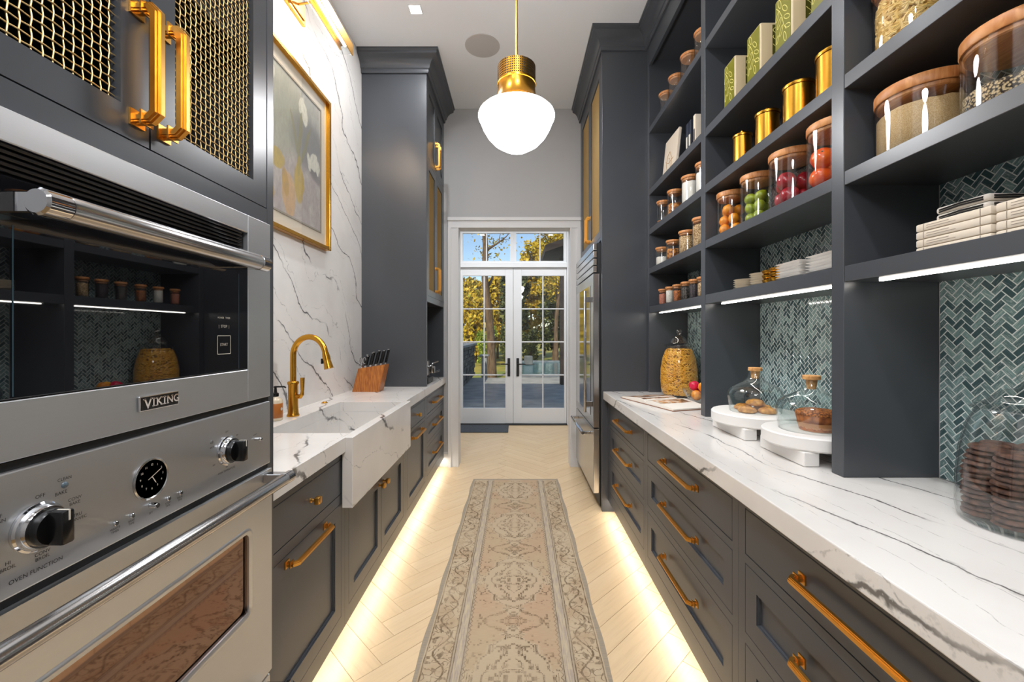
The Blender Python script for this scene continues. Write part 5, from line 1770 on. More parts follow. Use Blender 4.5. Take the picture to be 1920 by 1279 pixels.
part('paper_band', MB().lathe([(0.0505, 0.0005), (0.0600, 0.030), (0.0607, 0.030), (0.0512, 0.0005)], 40, close=True), pmat('paper_band', '#c98a58', 0.6), t, world=False, smooth=40)

# big cookie jar
jx, jy = 1.150, 0.945
t = thing('cookie_jar', 'large clear glass jar with domed lid stacked with chocolate cookies', 'jar', (jx, jy, CT + 0.0004))
prof = [(0.108, 0.0), (0.115, 0.010), (0.118, 0.03), (0.117, 0.10), (0.111, 0.17), (0.099, 0.225), (0.086, 0.255), (0.082, 0.262)]
o = [(0.001, 0.0003)] + prof + [(r - 0.003, z) for r, z in reversed(prof[1:])] + [(0.10, 0.012), (0.001, 0.012)]
part('glass_body', MB().lathe(o, 56), 'glass', t, world=False, smooth=60)
part('lid', MB().lathe([(0.092, 0.2625), (0.094, 0.266), (0.086, 0.271), (0.066, 0.279), (0.060, 0.287), (0.050, 0.300), (0.034, 0.308), (0.016, 0.312), (0.010, 0.320), (0.018, 0.332), (0.020, 0.342), (0.012, 0.352), (0.001, 0.354)], 44), 'thick_glass', t, world=False, smooth=60)
ck_me = MB().lathe([(0.0, 0.0002), (0.030, 0.0002), (0.0345, 0.003), (0.034, 0.007), (0.028, 0.0105), (0.012, 0.012), (0.0, 0.012)], 22)
rg = random.Random(31)
ck_me.v = [(p[0] * rg.uniform(0.97, 1.03), p[1] * rg.uniform(0.97, 1.03), p[2]) for p in ck_me.v]
ck_me = ck_me.mesh('chocolate_cookie', 60); ck_me.materials.append(M['choc_cookie'])
for s in range(6):
    a = s * PI / 3 + 0.4
    ox, oy = 0.073 * math.cos(a), 0.073 * math.sin(a)
    for k in range(13):
        zz = 0.0125 + k * 0.0127
        sh = 1.0 if zz < 0.11 else 1.0 - (zz - 0.11) * 2.4
        o = bpy.data.objects.new('chocolate_cookie', ck_me); link(o)
        o.location = (jx + ox * sh + rg.uniform(-.002, .002), jy + oy * sh + rg.uniform(-.002, .002), CT + zz)
        o.rotation_euler = (rg.uniform(-.06, .06), rg.uniform(-.06, .06), rg.uniform(0, 6))
        tag(o, 'dark chocolate cookie stacked inside the large clear jar', 'cookie', 'chocolate cookies in the large jar')

# ---- things on the sink run
fx, fy = -1.185, 2.235
t = thing('faucet', 'tall brushed gold gooseneck faucet with side lever behind the sink', 'faucet', (fx, fy, CT + 0.0004))
part('body', MB().lathe([(0.030, 0.0), (0.031, 0.004), (0.029, 0.010), (0.0265, 0.014), (0.024, 0.06), (0.0245, 0.165), (0.028, 0.170), (0.0285, 0.178), (0.025, 0.184), (0.017, 0.186)], 32), 'gold', t, world=False, smooth=50)
R_ = 0.100
path = [(0, 0, 0.184), (0, 0, 0.32)] + [(R_ - R_ * math.cos(a), 0, 0.32 + R_ * math.sin(a)) for a in [math.radians(k) for k in range(10, 171, 10)]]
part('gooseneck', MB().tube(path, 0.0150, 16, (0, 1, 0)), 'gold', t, world=False, smooth=60)
e, d = Vector(path[-1]), (Vector(path[-1]) - Vector(path[-2])).normalized()
sh = part('spray_head', MB().tube([e, e + d * 0.012, e + d * 0.0125, e + d * 0.038, e + d * 0.0385, e + d * 0.085], [0.0165, 0.017, 0.0185, 0.019, 0.0175, 0.0235], 20), 'gold', t, world=False, smooth=40)
part('spray_button', MB().bbox(e.x - 0.024, e.x - 0.014, e.y - 0.008, e.y + 0.008, e.z - 0.058, e.z - 0.03, 0.003, 1), 'black_plastic', sh, world=False)
lv = part('lever', MB().tube([(0.02, 0.0, 0.105), (0.045, 0.0, 0.105), (0.056, 0.0, 0.117), (0.058, 0.0, 0.135), (0.058, 0.0, 0.14), (0.058, 0, 0.205)], [0.012, 0.012, 0.010, 0.008, 0.009, 0.0115], 16, (0, 1, 0)), 'gold', t, world=False, smooth=50)
t.rotation_euler = (0, 0, math.radians(-14))
t = thing('soap_bottle', 'amber labelled soap dispenser with black pump beside the faucet', 'soap dispenser', (-1.216, 2.125, CT + 0.0004))
part('bottle', MB().lathe([(0.0, 0.0003), (0.030, 0.0003), (0.033, 0.004), (0.033, 0.096), (0.029, 0.108), (0.016, 0.114), (0.014, 0.120), (0.0, 0.120)], 32), 'soap_clear', t, world=False, smooth=50)
lb = part('bottle_label', MB().lathe([(0.0331, 0.014), (0.0336, 0.0145), (0.0336, 0.086), (0.0331, 0.0865)], 32), 'amber', t, world=False, smooth=50)
part('seal_print', MB().lathe([(0.008, 0.0), (0.008, 0.0006), (0.0, 0.0008)], 16, (0.0333, -0.004, 0.058), 'x'), 'print_light', lb, world=False)
part('pump', MB().lathe([(0.0, 0.1202), (0.015, 0.1202), (0.016, 0.124), (0.015, 0.136), (0.008, 0.140), (0.006, 0.162), (0.009, 0.166), (0.008, 0.172), (0.0, 0.173)], 20).tube([(0.0, 0.0, 0.169), (0.045, 0.0, 0.169), (0.052, 0, 0.164)], 0.0045, 8), 'black_plastic', t, world=False, smooth=40)
solid('air_switch', MB().lathe([(0.020, CT + 0.0004), (0.020, CT + 0.003), (0.014, CT + 0.005), (0.012, CT + 0.009), (0.0, CT + 0.009)], 24, (-1.212, 2.66, 0)), 'gold', 'low round gold button in the worktop behind the sink', 'button', smooth=40)
# knife block: slanted slab standing across the worktop
kx0, kx1, ky0, ky1 = -1.235, -1.035, 3.165, 3.275
t = thing('knife_block', 'slanted acacia knife block standing on the worktop by the tall cabinet', 'knife block', (-1.13, 3.22, CT + 0.0004))
lean = 0.045
zA, zB = CT + 0.175, CT + 0.205
vs = [(kx0, ky0, CT + 0.0006), (kx1, ky0, CT + 0.0006), (kx1, ky1, CT + 0.0006), (kx0, ky1, CT + 0.0006), (kx0 + lean, ky0, zA), (kx1 + lean, ky0, zB), (kx1 + lean, ky1, zB), (kx0 + lean, ky1, zA)]
part('block', MB().add(vs, [(0, 3, 2, 1), (4, 5, 6, 7), (0, 1, 5, 4), (1, 2, 6, 5), (2, 3, 7, 6), (3, 0, 4, 7)]), 'acacia', t)
dirv = Vector((lean, 0, 0.185)).normalized()
for i in range(9):
    f = (i + 1.4) / 10.2
    x = kx0 + lean + (kx1 - kx0) * f
    z = zA + (zB - zA) * f
    y = ky0 + (0.025 if i % 2 else 0.065)
    ln = (0.095, 0.085, 0.105, 0.11, 0.10, 0.115, 0.105, 0.11, 0.115)[i]
    p0 = Vector((x, y, z + 0.0004))
    kroot = thing('knife', 'black-handled knife with a steel end cap in the block', 'knife', p0, 0, 'knives in the knife block')
    def ob(a, b, w, dp, nm, mt, par):
        q = MB()
        s = Vector((1, 0, 0)); u = Vector((0, 1, 0))
        A, B = dirv * a, dirv * b
        vv = [A - s * w - u * dp, A + s * w - u * dp, A + s * w + u * dp, A - s * w + u * dp, B - s * w - u * dp, B + s * w - u * dp, B + s * w + u * dp, B - s * w + u * dp]
        q.add(vv, [(0, 3, 2, 1), (4, 5, 6, 7), (0, 1, 5, 4), (1, 2, 6, 5), (2, 3, 7, 6), (3, 0, 4, 7)])
        return part(nm, q, mt, par, world=False)
    ob(0.0, 0.014, 0.0062, 0.011, 'bolster', 'chrome', kroot)
    ob(0.0142, ln, 0.0068, 0.0115, 'handle', 'black_plastic', kroot)
    ob(ln + 0.0002, ln + 0.006, 0.0072, 0.012, 'end_cap', 'chrome', kroot)
p0 = Vector((kx0 + lean + 0.014, ky0 + 0.03, zA + 0.003))
t = thing('scissors', 'steel kitchen scissors standing in the end of the knife block', 'scissors', p0)
part('shank', MB().tube([(0, 0, 0), (0.008, 0, 0.03)], 0.007, 8), 'chrome', t, world=False, smooth=40)
for s in (-1, 1):
    ring = [(0.012 + s * 0.013 + 0.011 * math.cos(a), 0, 0.055 + 0.024 * math.sin(a)) for a in [2 * PI * k / 18 for k in range(19)]]
    part('finger_loop', MB().tube(ring, 0.004, 6, (0, 1, 0)), 'chrome', t, world=False, smooth=60)
# chrome toaster-like appliance in the niche
tx, ty = -0.885, 3.74
t = thing('espresso_machine', 'small chrome appliance with levers standing in the dark niche', 'coffee machine', (tx, ty, CT + 0.0004))
part('base', MB().bbox(-0.10, 0.12, -0.09, 0.14, 0.006, 0.05, 0.006, 2), 'black_metal', t, world=False)
part('body', MB().bbox(-0.11, 0.09, -0.085, 0.135, 0.0505, 0.20, 0.016, 3), 'satin_steel', t, world=False, smooth=40)
part('group_head', MB().lathe([(0.0, 0.09), (0.026, 0.09), (0.028, 0.10), (0.028, 0.145), (0.022, 0.15), (0.0, 0.15)], 24, (0.135, -0.005, 0)), 'chrome', t, world=False, smooth=40)
part('portafilter', MB().tube([(0.135, -0.005, 0.10), (0.16, 0.06, 0.098), (0.17, 0.13, 0.10)], [0.012, 0.009, 0.012], 10), 'black_plastic', t, world=False, smooth=50)
part('lever', MB().tube([(0.135, -0.005, 0.15), (0.14, -0.005, 0.175), (0.18, 0.05, 0.19)], 0.006, 8), 'chrome', t, world=False, smooth=50)
part('dial', MB().lathe([(0.018, 0.0), (0.018, 0.02), (0.015, 0.024), (0.0, 0.024)], 20, (0.0905, 0.09, 0.14), 'x'), 'chrome', t, world=False, smooth=40)
for a, b in ((-0.08, -0.07), (0.10, -0.07), (-0.08, 0.12), (0.10, 0.12)):
    part('foot', MB().lathe([(0.012, 0.0), (0.012, 0.0058)], 12, (a, b, 0)), 'rubber', t, world=False)

# ---- framed picture on the quartz wall
PY0, PY1_, PZ0, PZ1 = 1.690, 2.822, 1.905, 2.895
t = thing('framed_picture', 'gold framed still life of lemons and white flowers on the quartz wall', 'picture', (-1.265, (PY0 + PY1_) / 2, PZ0))
fw, X0, X1 = 0.022, XL + 0.0006, XL + 0.040
mb = MB()
mb.bbox(X0, X1, PY0, PY0 + fw, PZ0, PZ1, 0.002, 1).bbox(X0, X1, PY1_ - fw, PY1_, PZ0, PZ1, 0.002, 1)
mb.bbox(X0, X1, PY0 + fw, PY1_ - fw, PZ0, PZ0 + fw, 0.002, 1).bbox(X0, X1, PY0 + fw, PY1_ - fw, PZ1 - fw, PZ1, 0.002, 1)
part('frame', mb, 'gold', t)
part('mat_board', MB().box(X0, X0 + 0.012, PY0 + fw, PY1_ - fw, PZ0 + fw, PZ1 - fw), 'cream_cloth', t)
mw = 0.085
ins = (PY0 + fw + mw, PY1_ - fw - mw, PZ0 + fw + mw, PZ1 - fw - mw)
bev = MB()
e = 0.010
bev.box(X0 + 0.0121, X0 + 0.018, ins[0] - e, ins[0], ins[2] - e, ins[3] + e).box(X0 + 0.0121, X0 + 0.018, ins[1], ins[1] + e, ins[2] - e, ins[3] + e)
bev.box(X0 + 0.0121, X0 + 0.018, ins[0], ins[1], ins[2] - e, ins[2]).box(X0 + 0.0121, X0 + 0.018, ins[0], ins[1], ins[3], ins[3] + e)
part('inner_slip', bev, pmat('taupe_slip', '#9a8f80', 0.6), t)
def art_material():
    m, n, b = new_mat('still_life_paint')
    p = n.position()
    x, y0_, z0_ = n.sep(p)
    w1 = n.noise(p, 7, 3, 0.6) * 0.06 - 0.03
    w2 = n.noise(n.add_vec(p, (5, 3, 1)), 7, 3, 0.6) * 0.06 - 0.03
    y, z = y0_ + w1, z0_ + w2
    def ell(cy, cz, ry_, rz_, rot=0.0, soft=0.22):
        c, s = math.cos(rot), math.sin(rot)
        a = (y - cy) * (c / ry_) + (z - cz) * (s / ry_)
        d = (z - cz) * (c / rz_) - (y - cy) * (s / rz_)
        return n.smooth(a * a + d * d, 1.0 - soft, 1.0 + soft, 1.0, 0.0)
    br = n.noise(n.scale_vec(p, (1, 3, 1.2)), 5, 4, 0.65)
    c = n.mix(n.smooth(z, 2.30, 2.50), C('#b3a6a2'), C('#a9a7a0'))
    c = n.mix(n.smooth(br, 0.45, 0.7), c, C('#c4bcb4'))
    c = n.mix(ell(2.20, 2.55, 0.34, 0.24, 0.3, 0.5) * 0.7, c, C('#a8a793'))
    c = n.mix(ell(2.56, 2.50, 0.20, 0.16, 0.0, 0.6) * 0.75, c, C('#7c7a7c'))
    c = n.mix(ell(2.64, 2.36, 0.10, 0.05, -0.5, 0.5) * 0.7, c, C('#6e6b6c'))
    for a in ((2.46, 2.50, 0.020, 0.17, -0.12), (2.53, 2.48, 0.014, 0.16, -0.45), (2.40, 2.49, 0.014, 0.14, 0.35)):
        c = n.mix(ell(*a) * 0.75, c, C('#8f8a66'))
    for a in ((2.515, 2.66, 0.035, 0.070, 0.2), (2.475, 2.70, 0.020, 0.055, -0.3), (2.63, 2.42, 0.045, 0.06, -0.5), (2.57, 2.40, 0.022, 0.06, 0.3), (2.68, 2.40, 0.022, 0.05, 0.0), (2.16, 2.72, 0.05, 0.045, 0.0), (1.98, 2.60, 0.05, 0.05, 0.4)):
        c = n.mix(ell(*a) * 0.85, c, C('#e2dccb'))
    for a, hx in (((2.455, 2.225, 0.055, 0.115, 0.0), '#bfa03c'), ((2.455, 2.335, 0.022, 0.06, 0.0), '#a89550'), ((2.23, 2.285, 0.075, 0.055, 0.3), '#c2a54a'), ((2.345, 2.125, 0.070, 0.120, 0.15), '#d0a776'), ((2.31, 2.18, 0.035, 0.08, 0.2), '#bd9852'), ((2.14, 2.095, 0.06, 0.055, 0.0), '#c9a23a'), ((1.96, 2.20, 0.07, 0.06, 0.2), '#c2a04a')):
        c = n.mix(ell(*a) * 0.85, c, C(hx))
    n.put(b.inputs['Base Color'], n.mix(n.smooth(n.noise(n.scale_vec(p, (1, 2.2, 1)), 28, 4, 0.7), 0.35, 0.75) * 0.4, c, C('#857c78')))
    b.inputs['Roughness'].default_value = 0.5
    return m
part('painting', MB().box(X0 + 0.0122, X0 + 0.014, ins[0], ins[1], ins[2], ins[3]), art_material(), t, label='soft painted still life')
part('glazing', MB().box(X0 + 0.0200, X0 + 0.0215, PY0 + fw, PY1_ - fw, PZ0 + fw, PZ1 - fw), 'pane', t)

# ---- picture light
lz, lx = 3.19, -1.10
t = thing('picture_light', 'brass picture light with a long lit glass tube over the painting', 'wall lamp', (-1.27, 2.255, 3.19))
part('wall_plate', MB().bbox(XL + 0.0006, XL + 0.018, 1.99, 2.52, 3.185, 3.30, 0.002, 1).bbox(XL + 0.018, XL + 0.026, 2.01, 2.50, 3.205, 3.28, 0.002, 1), 'brass', t)
for y in (2.09, 2.42):
    part('arm', MB().tube([(XL + 0.026, y, 3.245), (XL + 0.10, y, 3.255), (lx, y, lz + 0.035)], 0.006, 8), 'brass', t, smooth=50)
hood = [(lx - 0.045, lz + 0.002), (lx - 0.045, lz + 0.028), (lx - 0.020, lz + 0.045), (lx + 0.030, lz + 0.045), (lx + 0.040, lz + 0.036), (lx + 0.040, lz - 0.034), (lx + 0.034, lz - 0.034), (lx + 0.034, lz + 0.032), (lx - 0.018, lz + 0.039), (lx - 0.039, lz + 0.026), (lx - 0.039, lz + 0.002)]
part('hood', MB().prism(hood, 1.775, 2.735, 'xz'), 'brass', t)
part('lamp_tube', MB().lathe([(0.0, 1.81), (0.009, 1.81), (0.009, 2.70), (0.0, 2.70)], 14, (lx, 0, lz + 0.010), 'y'), 'tube_lamp', t, smooth=40)
part('glass_diffuser', MB().box(lx - 0.036, lx + 0.033, 1.78, 2.73, lz - 0.030, lz - 0.027), 'glass', t)
lo = light('picture_lamp', 'AREA', (lx - 0.02, 2.255, lz - 0.036), PICTURE_POWER, (1.0, 0.86, 0.68), shape='RECTANGLE', size=0.05, size_y=0.9)
lo.rotation_euler = (0, math.radians(28), 0)

# ---- ceiling fittings
t = thing('pendant_lamp', 'brass pendant with perforated collar and glowing white glass globe', 'pendant lamp', (0, 2.2, 2.31))
px, py = 0.0, 2.2
k = 2.2 / 790.0
zz = lambda v: CAM_H + (CY - v) * k
part('rod', MB().lathe([(0.0065, 2.7465), (0.0065, CEIL - 0.0325)], 14, (px, py, 0)), 'brass', t, smooth=40)
part('canopy', MB().lathe([(0.0, CEIL - 0.032), (0.060, CEIL - 0.030), (0.066, CEIL - 0.022), (0.068, CEIL - 0.0005), (0.0, CEIL - 0.0005)], 36, (px, py, 0)), 'brass', t, smooth=40)
zc0, zc1 = 2.6565, 2.742
cl = part('collar', MB().lathe([(0.0, zc1 + 0.004), (0.094, zc1 + 0.004), (0.099, zc1), (0.099, zc0), (0.101, zc0 - 0.001), (0.1015, zc0 - 0.008), (0.0985, zc0 - 0.009)], 48, (px, py, 0)), 'gold', t, smooth=40)
mb = MB()
for r_ in range(7):
    for q in range(64):
        a = 2 * PI * q / 64
        z = zc0 + 0.009 + r_ * (zc1 - zc0 - 0.014) / 6
        ca, sa = math.cos(a), math.sin(a)
        w = 0.0029
        c0 = Vector((px + 0.0995 * ca, py + 0.0995 * sa, z)); tn = Vector((-sa, ca, 0)) * w; up = Vector((0, 0, w))
        mb.add([c0 - tn - up, c0 + tn - up, c0 + tn + up, c0 - tn + up], [(0, 1, 2, 3)])
part('perforations', mb, 'rubber', cl, kind='stuff')
part('bell', MB().lathe([(0.0985, zc0 - 0.009), (0.0975, 2.630), (0.100, 2.602), (0.107, 2.576), (0.119, 2.552), (0.136, 2.534), (0.132, 2.533), (0.10, 2.56), (0.09, zc0 - 0.009)], 48, (px, py, 0)), 'gold', t, smooth=60)
part('globe', MB().lathe([(0.10, 2.532), (0.135, 2.529), (0.160, 2.523), (0.182, 2.511), (0.195, 2.498), (0.199, 2.486), (0.197, 2.474), (0.190, 2.463), (0.186, 2.452), (0.175, 2.424), (0.152, 2.385), (0.118, 2.348), (0.070, 2.318), (0.0, 2.306)], 56, (px, py, 0)), 'globe', t, smooth=80)
second = copy_tree(t)  # unseen copy, added to light the near cabinet fronts
second.location = (0, -0.15, 2.31)
second['label'] = 'unseen second globe pendant added to brighten the near cabinets'
def downlight(x, y, label, group=None, top=CEIL, power=CAN_POWER):
    t = thing('downlight', label, 'downlight', (x, y, top - 0.004), 0, group)
    e = 0.046
    w = 0.008
    part('trim_ring', MB().box(-e, -e + w, -e, e, 0, 0.0036).box(e - w, e, -e, e, 0, 0.0036).box(-e + w, e - w, -e, -e + w, 0, 0.0036).box(-e + w, e - w, e - w, e, 0, 0.0036), 'ceil', t, world=False)
    part('lens', MB().box(-e + w, e - w, -e + w, e - w, 0.0018, 0.0034), 'can_bulb', t, world=False)
    light('downlight_lamp', 'AREA', (x, y, top - 0.006), power, (0.95, 0.97, 1.0), shape='SQUARE', size=0.07)
downlight(-0.715, 2.98, 'small square recessed downlight in the ceiling before the tall cabinet')
for x, y in ((-0.715, 1.55), (0.10, 1.05), (0.10, 0.15), (-0.715, 0.15), (0.0, -1.2)):  # further cans out of view, added because the cabinet fronts were too dark
    downlight(x, y, 'unseen square downlight added in the ceiling above the viewer', 'added downlights overhead')
solid('ceiling_speaker', MB().lathe([(0.136, CEIL - 0.004), (0.138, CEIL - 0.002), (0.138, CEIL - 0.0004), (0.0, CEIL - 0.0004)][::-1] + [(0.13, CEIL - 0.0045), (0.0, CEIL - 0.0045)], 48, (-0.272, 3.36, 0)), 'speaker', 'round grey speaker grille flush in the ceiling', 'speaker', smooth=30)
for x in (-0.6, 0.6):  # unseen hall lamps, added to brighten the glazed door frames
    downlight(x, 5.2, 'unseen square downlight added in the hall ceiling', 'added hall downlights', 3.1, 16.0)
# ================================================================== OUTSIDE
def gmat(name, a, c, scale, rough=0.9):
    m, n, b = new_mat(name)
    p = n.position()
    n.put(b.inputs['Base Color'], n.mix(n.smooth(n.noise(p, scale, 4), 0.35, 0.65), C(a), C(c)))
    b.inputs['Roughness'].default_value = rough
    return m
DECK_Z = -0.06
deck = thing('floor_deck', 'grey timber deck outside the glazed doors', 'deck', (0, 10, DECK_Z - 0.03), kind='structure')
M['deck'] = gmat('grey_decking', '#b4b2aa', '#9d9b95', 3.0, 0.55)
y = ENTRY + 0.16
while y < 13.6:
    part('plank', MB().box(-6, 6, y, y + 0.192, DECK_Z - 0.03, DECK_Z), 'deck', deck)
    y += 0.2
struct('floor_garden', MB().box(-60, 60, ENTRY + 0.16, 120, -0.6, -0.45), gmat('autumn_lawn', '#7f8a3a', '#b09a3c', 0.6), 'leaf-strewn lawn beyond the deck', 'lawn')
struct('pool_surround', MB().box(-0.2, 6.5, 13.62, 13.95, -0.4499, -0.02).box(-0.2, 6.5, 21.6, 21.95, -0.4499, -0.02).box(-0.2, 0.15, 13.951, 21.599, -0.4499, -0.02).box(6.15, 6.5, 13.951, 21.599, -0.4499, -0.02), gmat('stone_coping', '#7c8082', '#686c6e', 4.0), 'pale stone coping around the swimming pool', 'coping')
m, n, b = new_mat('pool_water')
b.inputs['Base Color'].default_value = C('#5f8a92')
b.inputs['Roughness'].default_value = 0.05
n.put(b.inputs['Normal'], n.bump(n.noise(n.position(), 5, 3), 0.25, 0.05))
solid('swimming_pool', MB().box(0.151, 6.149, 13.952, 21.598, -0.4499, -0.07), m, 'rippled blue-grey water of the swimming pool', 'pool', kind='stuff')
# raised spa wall
solid('planter', MB().bbox(0.35, 0.75, 19.2, 19.7, -0.06, 0.35, 0.05, 2), gmat('grey_stone', '#6d6f6d', '#5a5c5b', 3), 'pale stone planter standing at the pool', 'planter')
# stone garden wall with cap, courses of single stones on the visible side
wall_root = thing('garden_wall', 'dark stacked stone garden wall with a flat grey cap beside the deck', 'wall', (-1.75, 11, DECK_Z))
M['stone'] = None
m, n, b = new_mat('dark_fieldstone')
r = n.rnd()
n.put(b.inputs['Base Color'], n.mix(n.smooth(n.noise(n.position(), 6, 3), 0.3, 0.7), n.mix(r, C('#4c4a47'), C('#77736c')), C('#3c3b3a')))
b.inputs['Roughness'].default_value = 0.9
M['stone'] = m
part('core', MB().box(-2.05, -1.47, 8.2, 14.4, DECK_Z + 0.0005, 0.98), 'stone', wall_root)
part('cap', MB().bbox(-2.1, -1.36, 8.1, 14.5, 0.981, 1.05, 0.01, 1), gmat('bluestone_cap', '#8d9092', '#77797c', 4), wall_root)
rg = random.Random(17)
z = DECK_Z + 0.001
while z < 0.97:
    h = min(rg.uniform(0.09, 0.15), 0.98 - z)
    y = 8.2
    while y < 14.4:
        l = min(rg.uniform(0.22, 0.45), 14.4 - y)
        if l > 0.02:
            part('stone', MB().bbox(-1.4699, -1.43 + rg.uniform(-0.012, 0.02), y + 0.006, y + l - 0.006, z + 0.005, z + h - 0.005, 0.008, 1), 'stone', wall_root)
        y += l
    z += h
solid('garden_lantern', MB().bbox(-1.25, -1.05, 14.9, 15.1, -0.449, 0.55, 0.02, 1).bbox(-1.32, -0.98, 14.83, 15.17, 0.551, 0.62, 0.02, 1), gmat('stone_pier', '#a0a2a2', '#86898a', 4), 'short stone pier with a flat cap past the garden wall', 'pier')
# porch roof and post on the right
t = thing('porch', 'dark timber porch corner with post and sloping eave', 'porch', (2.2, 11.5, DECK_Z))
M['dark_timber'] = gmat('dark_timber', '#3a2f28', '#2a2320', 5)
part('post', MB().bbox(1.22, 1.46, 11.7, 11.94, DECK_Z + 0.0004, 3.2, 0.01, 1), 'dark_timber', t)
part('beam', MB().box(1.20, 4.5, 11.68, 11.96, 3.2004, 3.50), 'dark_timber', t)
vs = [(0.75, 11.0, 3.5), (4.8, 11.0, 4.9), (4.8, 14.0, 4.9), (0.75, 14.0, 3.5), (0.75, 11.0, 3.68), (4.8, 11.0, 5.08), (4.8, 14.0, 5.08), (0.75, 14.0, 3.68)]
part('eave', MB().add(vs, [(0, 3, 2, 1), (4, 5, 6, 7), (0, 1, 5, 4), (1, 2, 6, 5), (2, 3, 7, 6), (3, 0, 4, 7)]), 'dark_timber', t)

# trees
def leafmat(name, cols):
    m, n, b = new_mat(name)
    r = n.rnd()
    c = n.mix(n.smooth(r, 0.0, 0.5), C(cols[0]), C(cols[1]))
    n.put(b.inputs['Base Color'], n.mix(n.smooth(r, 0.5, 1.0), c, C(cols[2])))
    b.inputs['Roughness'].default_value = 0.6
    try:
        b.inputs['Subsurface Weight'].default_value = 0.0
    except Exception:
        pass
    return m
M['leaf_yellow'] = leafmat('yellow_leaves', ('#b0911c', '#d8b52a', '#8f8a1e'))
M['leaf_green'] = leafmat('green_leaves', ('#4c5c1e', '#6f7a26', '#93902a'))
M['leaf_dark'] = leafmat('dark_green_leaves', ('#2f3d1c', '#465022', '#6a6a24'))
M['leaf_bright'] = leafmat('bright_green_leaves', ('#7f9a1e', '#a6b02a', '#5f7a1a'))
def tree(name, label, x, y, h, crown_r, crown_z, nleaf, mat, bark='trunk', tr=0.14, seed=0, leaf=0.16, lean=0.0, branches=9, group=None, base=-0.45, clump=14):
    rg = random.Random(seed)
    t = thing(name, label, 'tree', (x, y, base), 0, group)
    tb = MB()
    pts = [Vector((lean * (q / 7.0) * h * 0.12 + rg.uniform(-.06, .06) * (q > 0), rg.uniform(-.06, .06) * (q > 0), h * q / 7.0)) for q in range(8)]
    tb.tube(pts, [tr * (1 - 0.75 * q / 7.0) for q in range(8)], 9)
    tips = []
    for k in range(branches):
        f = rg.uniform(0.38, 0.97)
        i = min(6, int(f * 7)); p = pts[i].lerp(pts[i + 1], f * 7 - i)
        a = rg.uniform(0, 2 * PI); up = rg.uniform(0.25, 0.9); L = crown_r * rg.uniform(0.6, 1.1)
        d = Vector((math.cos(a), math.sin(a), up)).normalized()
        q = [p]
        for s in range(4):
            d = (d + Vector((rg.uniform(-.25, .25), rg.uniform(-.25, .25), rg.uniform(-.05, .22)))).normalized()
            q.append(q[-1] + d * L / 4)
        r0 = tr * (1 - 0.7 * f) * 0.55
        tb.tube(q, [r0, r0 * .8, r0 * .55, r0 * .35, r0 * .15], 6)
        tips += q[2:]
        for s in range(2):
            b0 = q[rg.choice((2, 3))]; d2 = (d + Vector((rg.uniform(-.8, .8), rg.uniform(-.8, .8), rg.uniform(-.2, .5)))).normalized()
            e = b0 + d2 * L * 0.4
            tb.tube([b0, b0.lerp(e, .5) + Vector((0, 0, .05)), e], [r0 * .35, r0 * .22, r0 * .08], 5)
            tips.append(e)
    part('trunk', tb, bark, t, world=False, smooth=60)
    if nleaf:
        lm = MB()
        centers = tips + [Vector((rg.uniform(-.75, .75) * crown_r, rg.uniform(-.75, .75) * crown_r, crown_z + rg.uniform(-.75, .95) * (h - crown_z))) for _ in range(clump)]
        for i in range(nleaf):
            c = rg.choice(centers) + Vector((rg.uniform(-1, 1), rg.uniform(-1, 1), rg.uniform(-1, 1))) * crown_r * 0.30
            if c.z < 0.15: c.z = rg.uniform(0.15, 0.6)
            a = Vector((rg.uniform(-1, 1), rg.uniform(-1, 1), rg.uniform(-1, 1))).normalized()
            b_ = a.cross(Vector((rg.uniform(-1, 1), rg.uniform(-1, 1), rg.uniform(-1, 1)))).normalized()
            s = leaf * rg.uniform(0.6, 1.25)
            lm.add([c - a * s * .5, c + b_ * s * .28, c + a * s * .5, c - b_ * s * .28], [(0, 1, 2, 3)])
        part('foliage', lm, mat, t, world=False, kind='stuff')
    return t
tree('tall_tree', 'tall tree with a thick pale forking trunk past the deck', -1.00, 17.2, 9.5, 1.9, 7.0, 900, 'leaf_yellow', 'trunk', 0.20, 5, 0.15, -0.5, 12)
tree('leaning_tree', 'tree with yellow leaves hanging over the pool beside the eave', 2.2, 23.2, 9.0, 1.25, 6.2, 5200, 'leaf_yellow', 'trunk', 0.14, 8, 0.17, 0.1, 14, clump=40)
tree('bare_sapling', 'thin nearly bare sapling left of the thick trunk', -3.15, 21.3, 5.6, 0.8, 4.0, 260, 'leaf_yellow', 'trunk', 0.05, 12, 0.10, 0.0, 12)
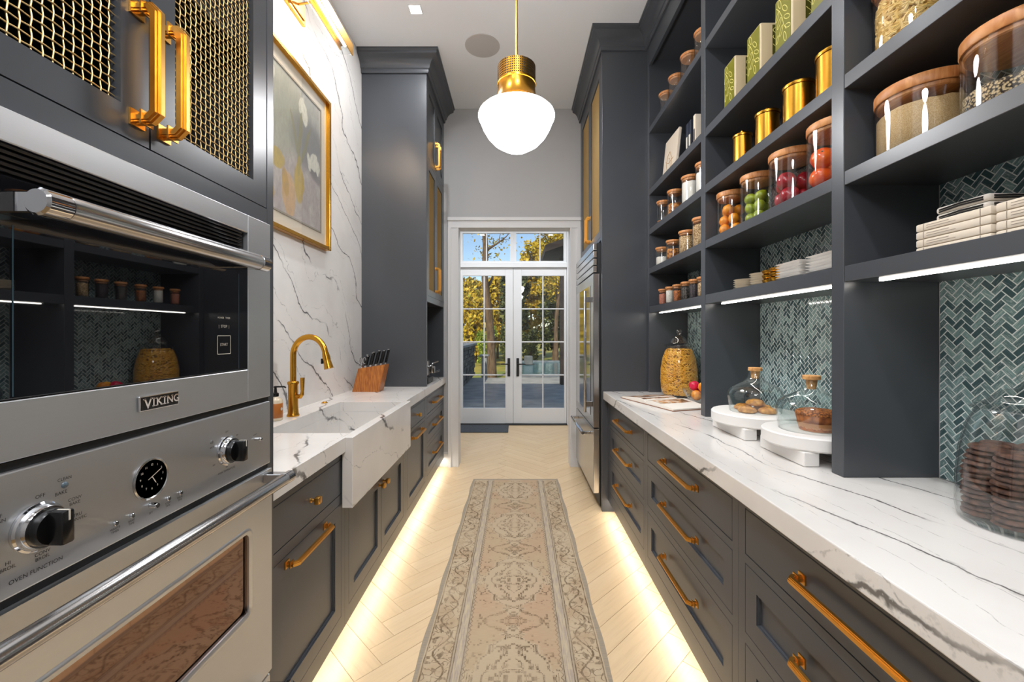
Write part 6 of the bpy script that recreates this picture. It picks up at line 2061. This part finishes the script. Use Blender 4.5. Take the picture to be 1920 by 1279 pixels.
bk = [(-5.0, 27, 4.4, 0.95, 'leaf_yellow', 'bushy golden tree behind the garden wall'), (-2.55, 26.5, 4.2, 0.95, 'leaf_yellow', 'rounded golden tree behind the thick trunk'), (-0.1, 27, 5.6, 0.95, 'leaf_dark', 'dark green tree behind the pool corner'),
      (2.35, 27, 6.6, 0.95, 'leaf_dark', 'dark green tree across the pool'), (4.8, 27, 7.0, 0.95, 'leaf_green', 'olive tree behind the porch post'),
      (-6.3, 31, 5.4, 0.95, 'leaf_bright', 'pale green tree far behind the golden tree'), (-3.85, 31, 5.2, 0.95, 'leaf_yellow', 'golden tree far behind the bare sapling'), (-1.4, 31, 5.8, 0.95, 'leaf_yellow', 'golden tree far behind the thick trunk'), (1.05, 31, 8.4, 0.95, 'leaf_yellow', 'tall golden tree far across the pool'), (3.5, 31, 8.8, 0.95, 'leaf_green', 'tall green tree far across the pool'), (5.95, 31, 8.4, 0.95, 'leaf_dark', 'tall dark tree far behind the porch'),
      (-5.2, 35, 6.2, 0.95, 'leaf_yellow', 'golden tree in the rearmost row at the lawn edge'), (-2.7, 35, 6.0, 0.95, 'leaf_yellow', 'golden tree in the rearmost row behind the trunk'), (-0.2, 35, 7.2, 0.95, 'leaf_yellow', 'broad golden tree in the rearmost row by the pool corner'), (2.3, 35, 9.4, 0.95, 'leaf_yellow', 'tallest golden tree in the rearmost row'), (4.8, 35, 9.2, 0.95, 'leaf_yellow', 'tall golden tree in the rearmost row behind the porch')]
for i, (x, y, h, r, mt, lab) in enumerate(bk):
    tree('broadleaf_tree', lab, x, y, h, r, h * 0.52, 5200, mt, 'trunk', 0.10, 30 + i, 0.32, 0, 12, 'trees beyond the pool', clump=60)
for i, (x, y, mt, lab) in enumerate(((-0.35, 23.6, 'leaf_dark', 'dark green shrub by the pool corner'), (-1.75, 23.6, 'leaf_bright', 'yellow-green shrub behind the thick trunk'), (0.85, 25.0, 'leaf_dark', 'dark evergreen shrub across the pool'), (4.4, 24.2, 'leaf_dark', 'wide evergreen shrub behind the porch post'))):
    tree('shrub', lab, x, y, 1.9, 0.52, 0.95, 2600, mt, 'trunk', 0.04, 60 + i, 0.15, 0, 10, 'garden shrubs', clump=40)
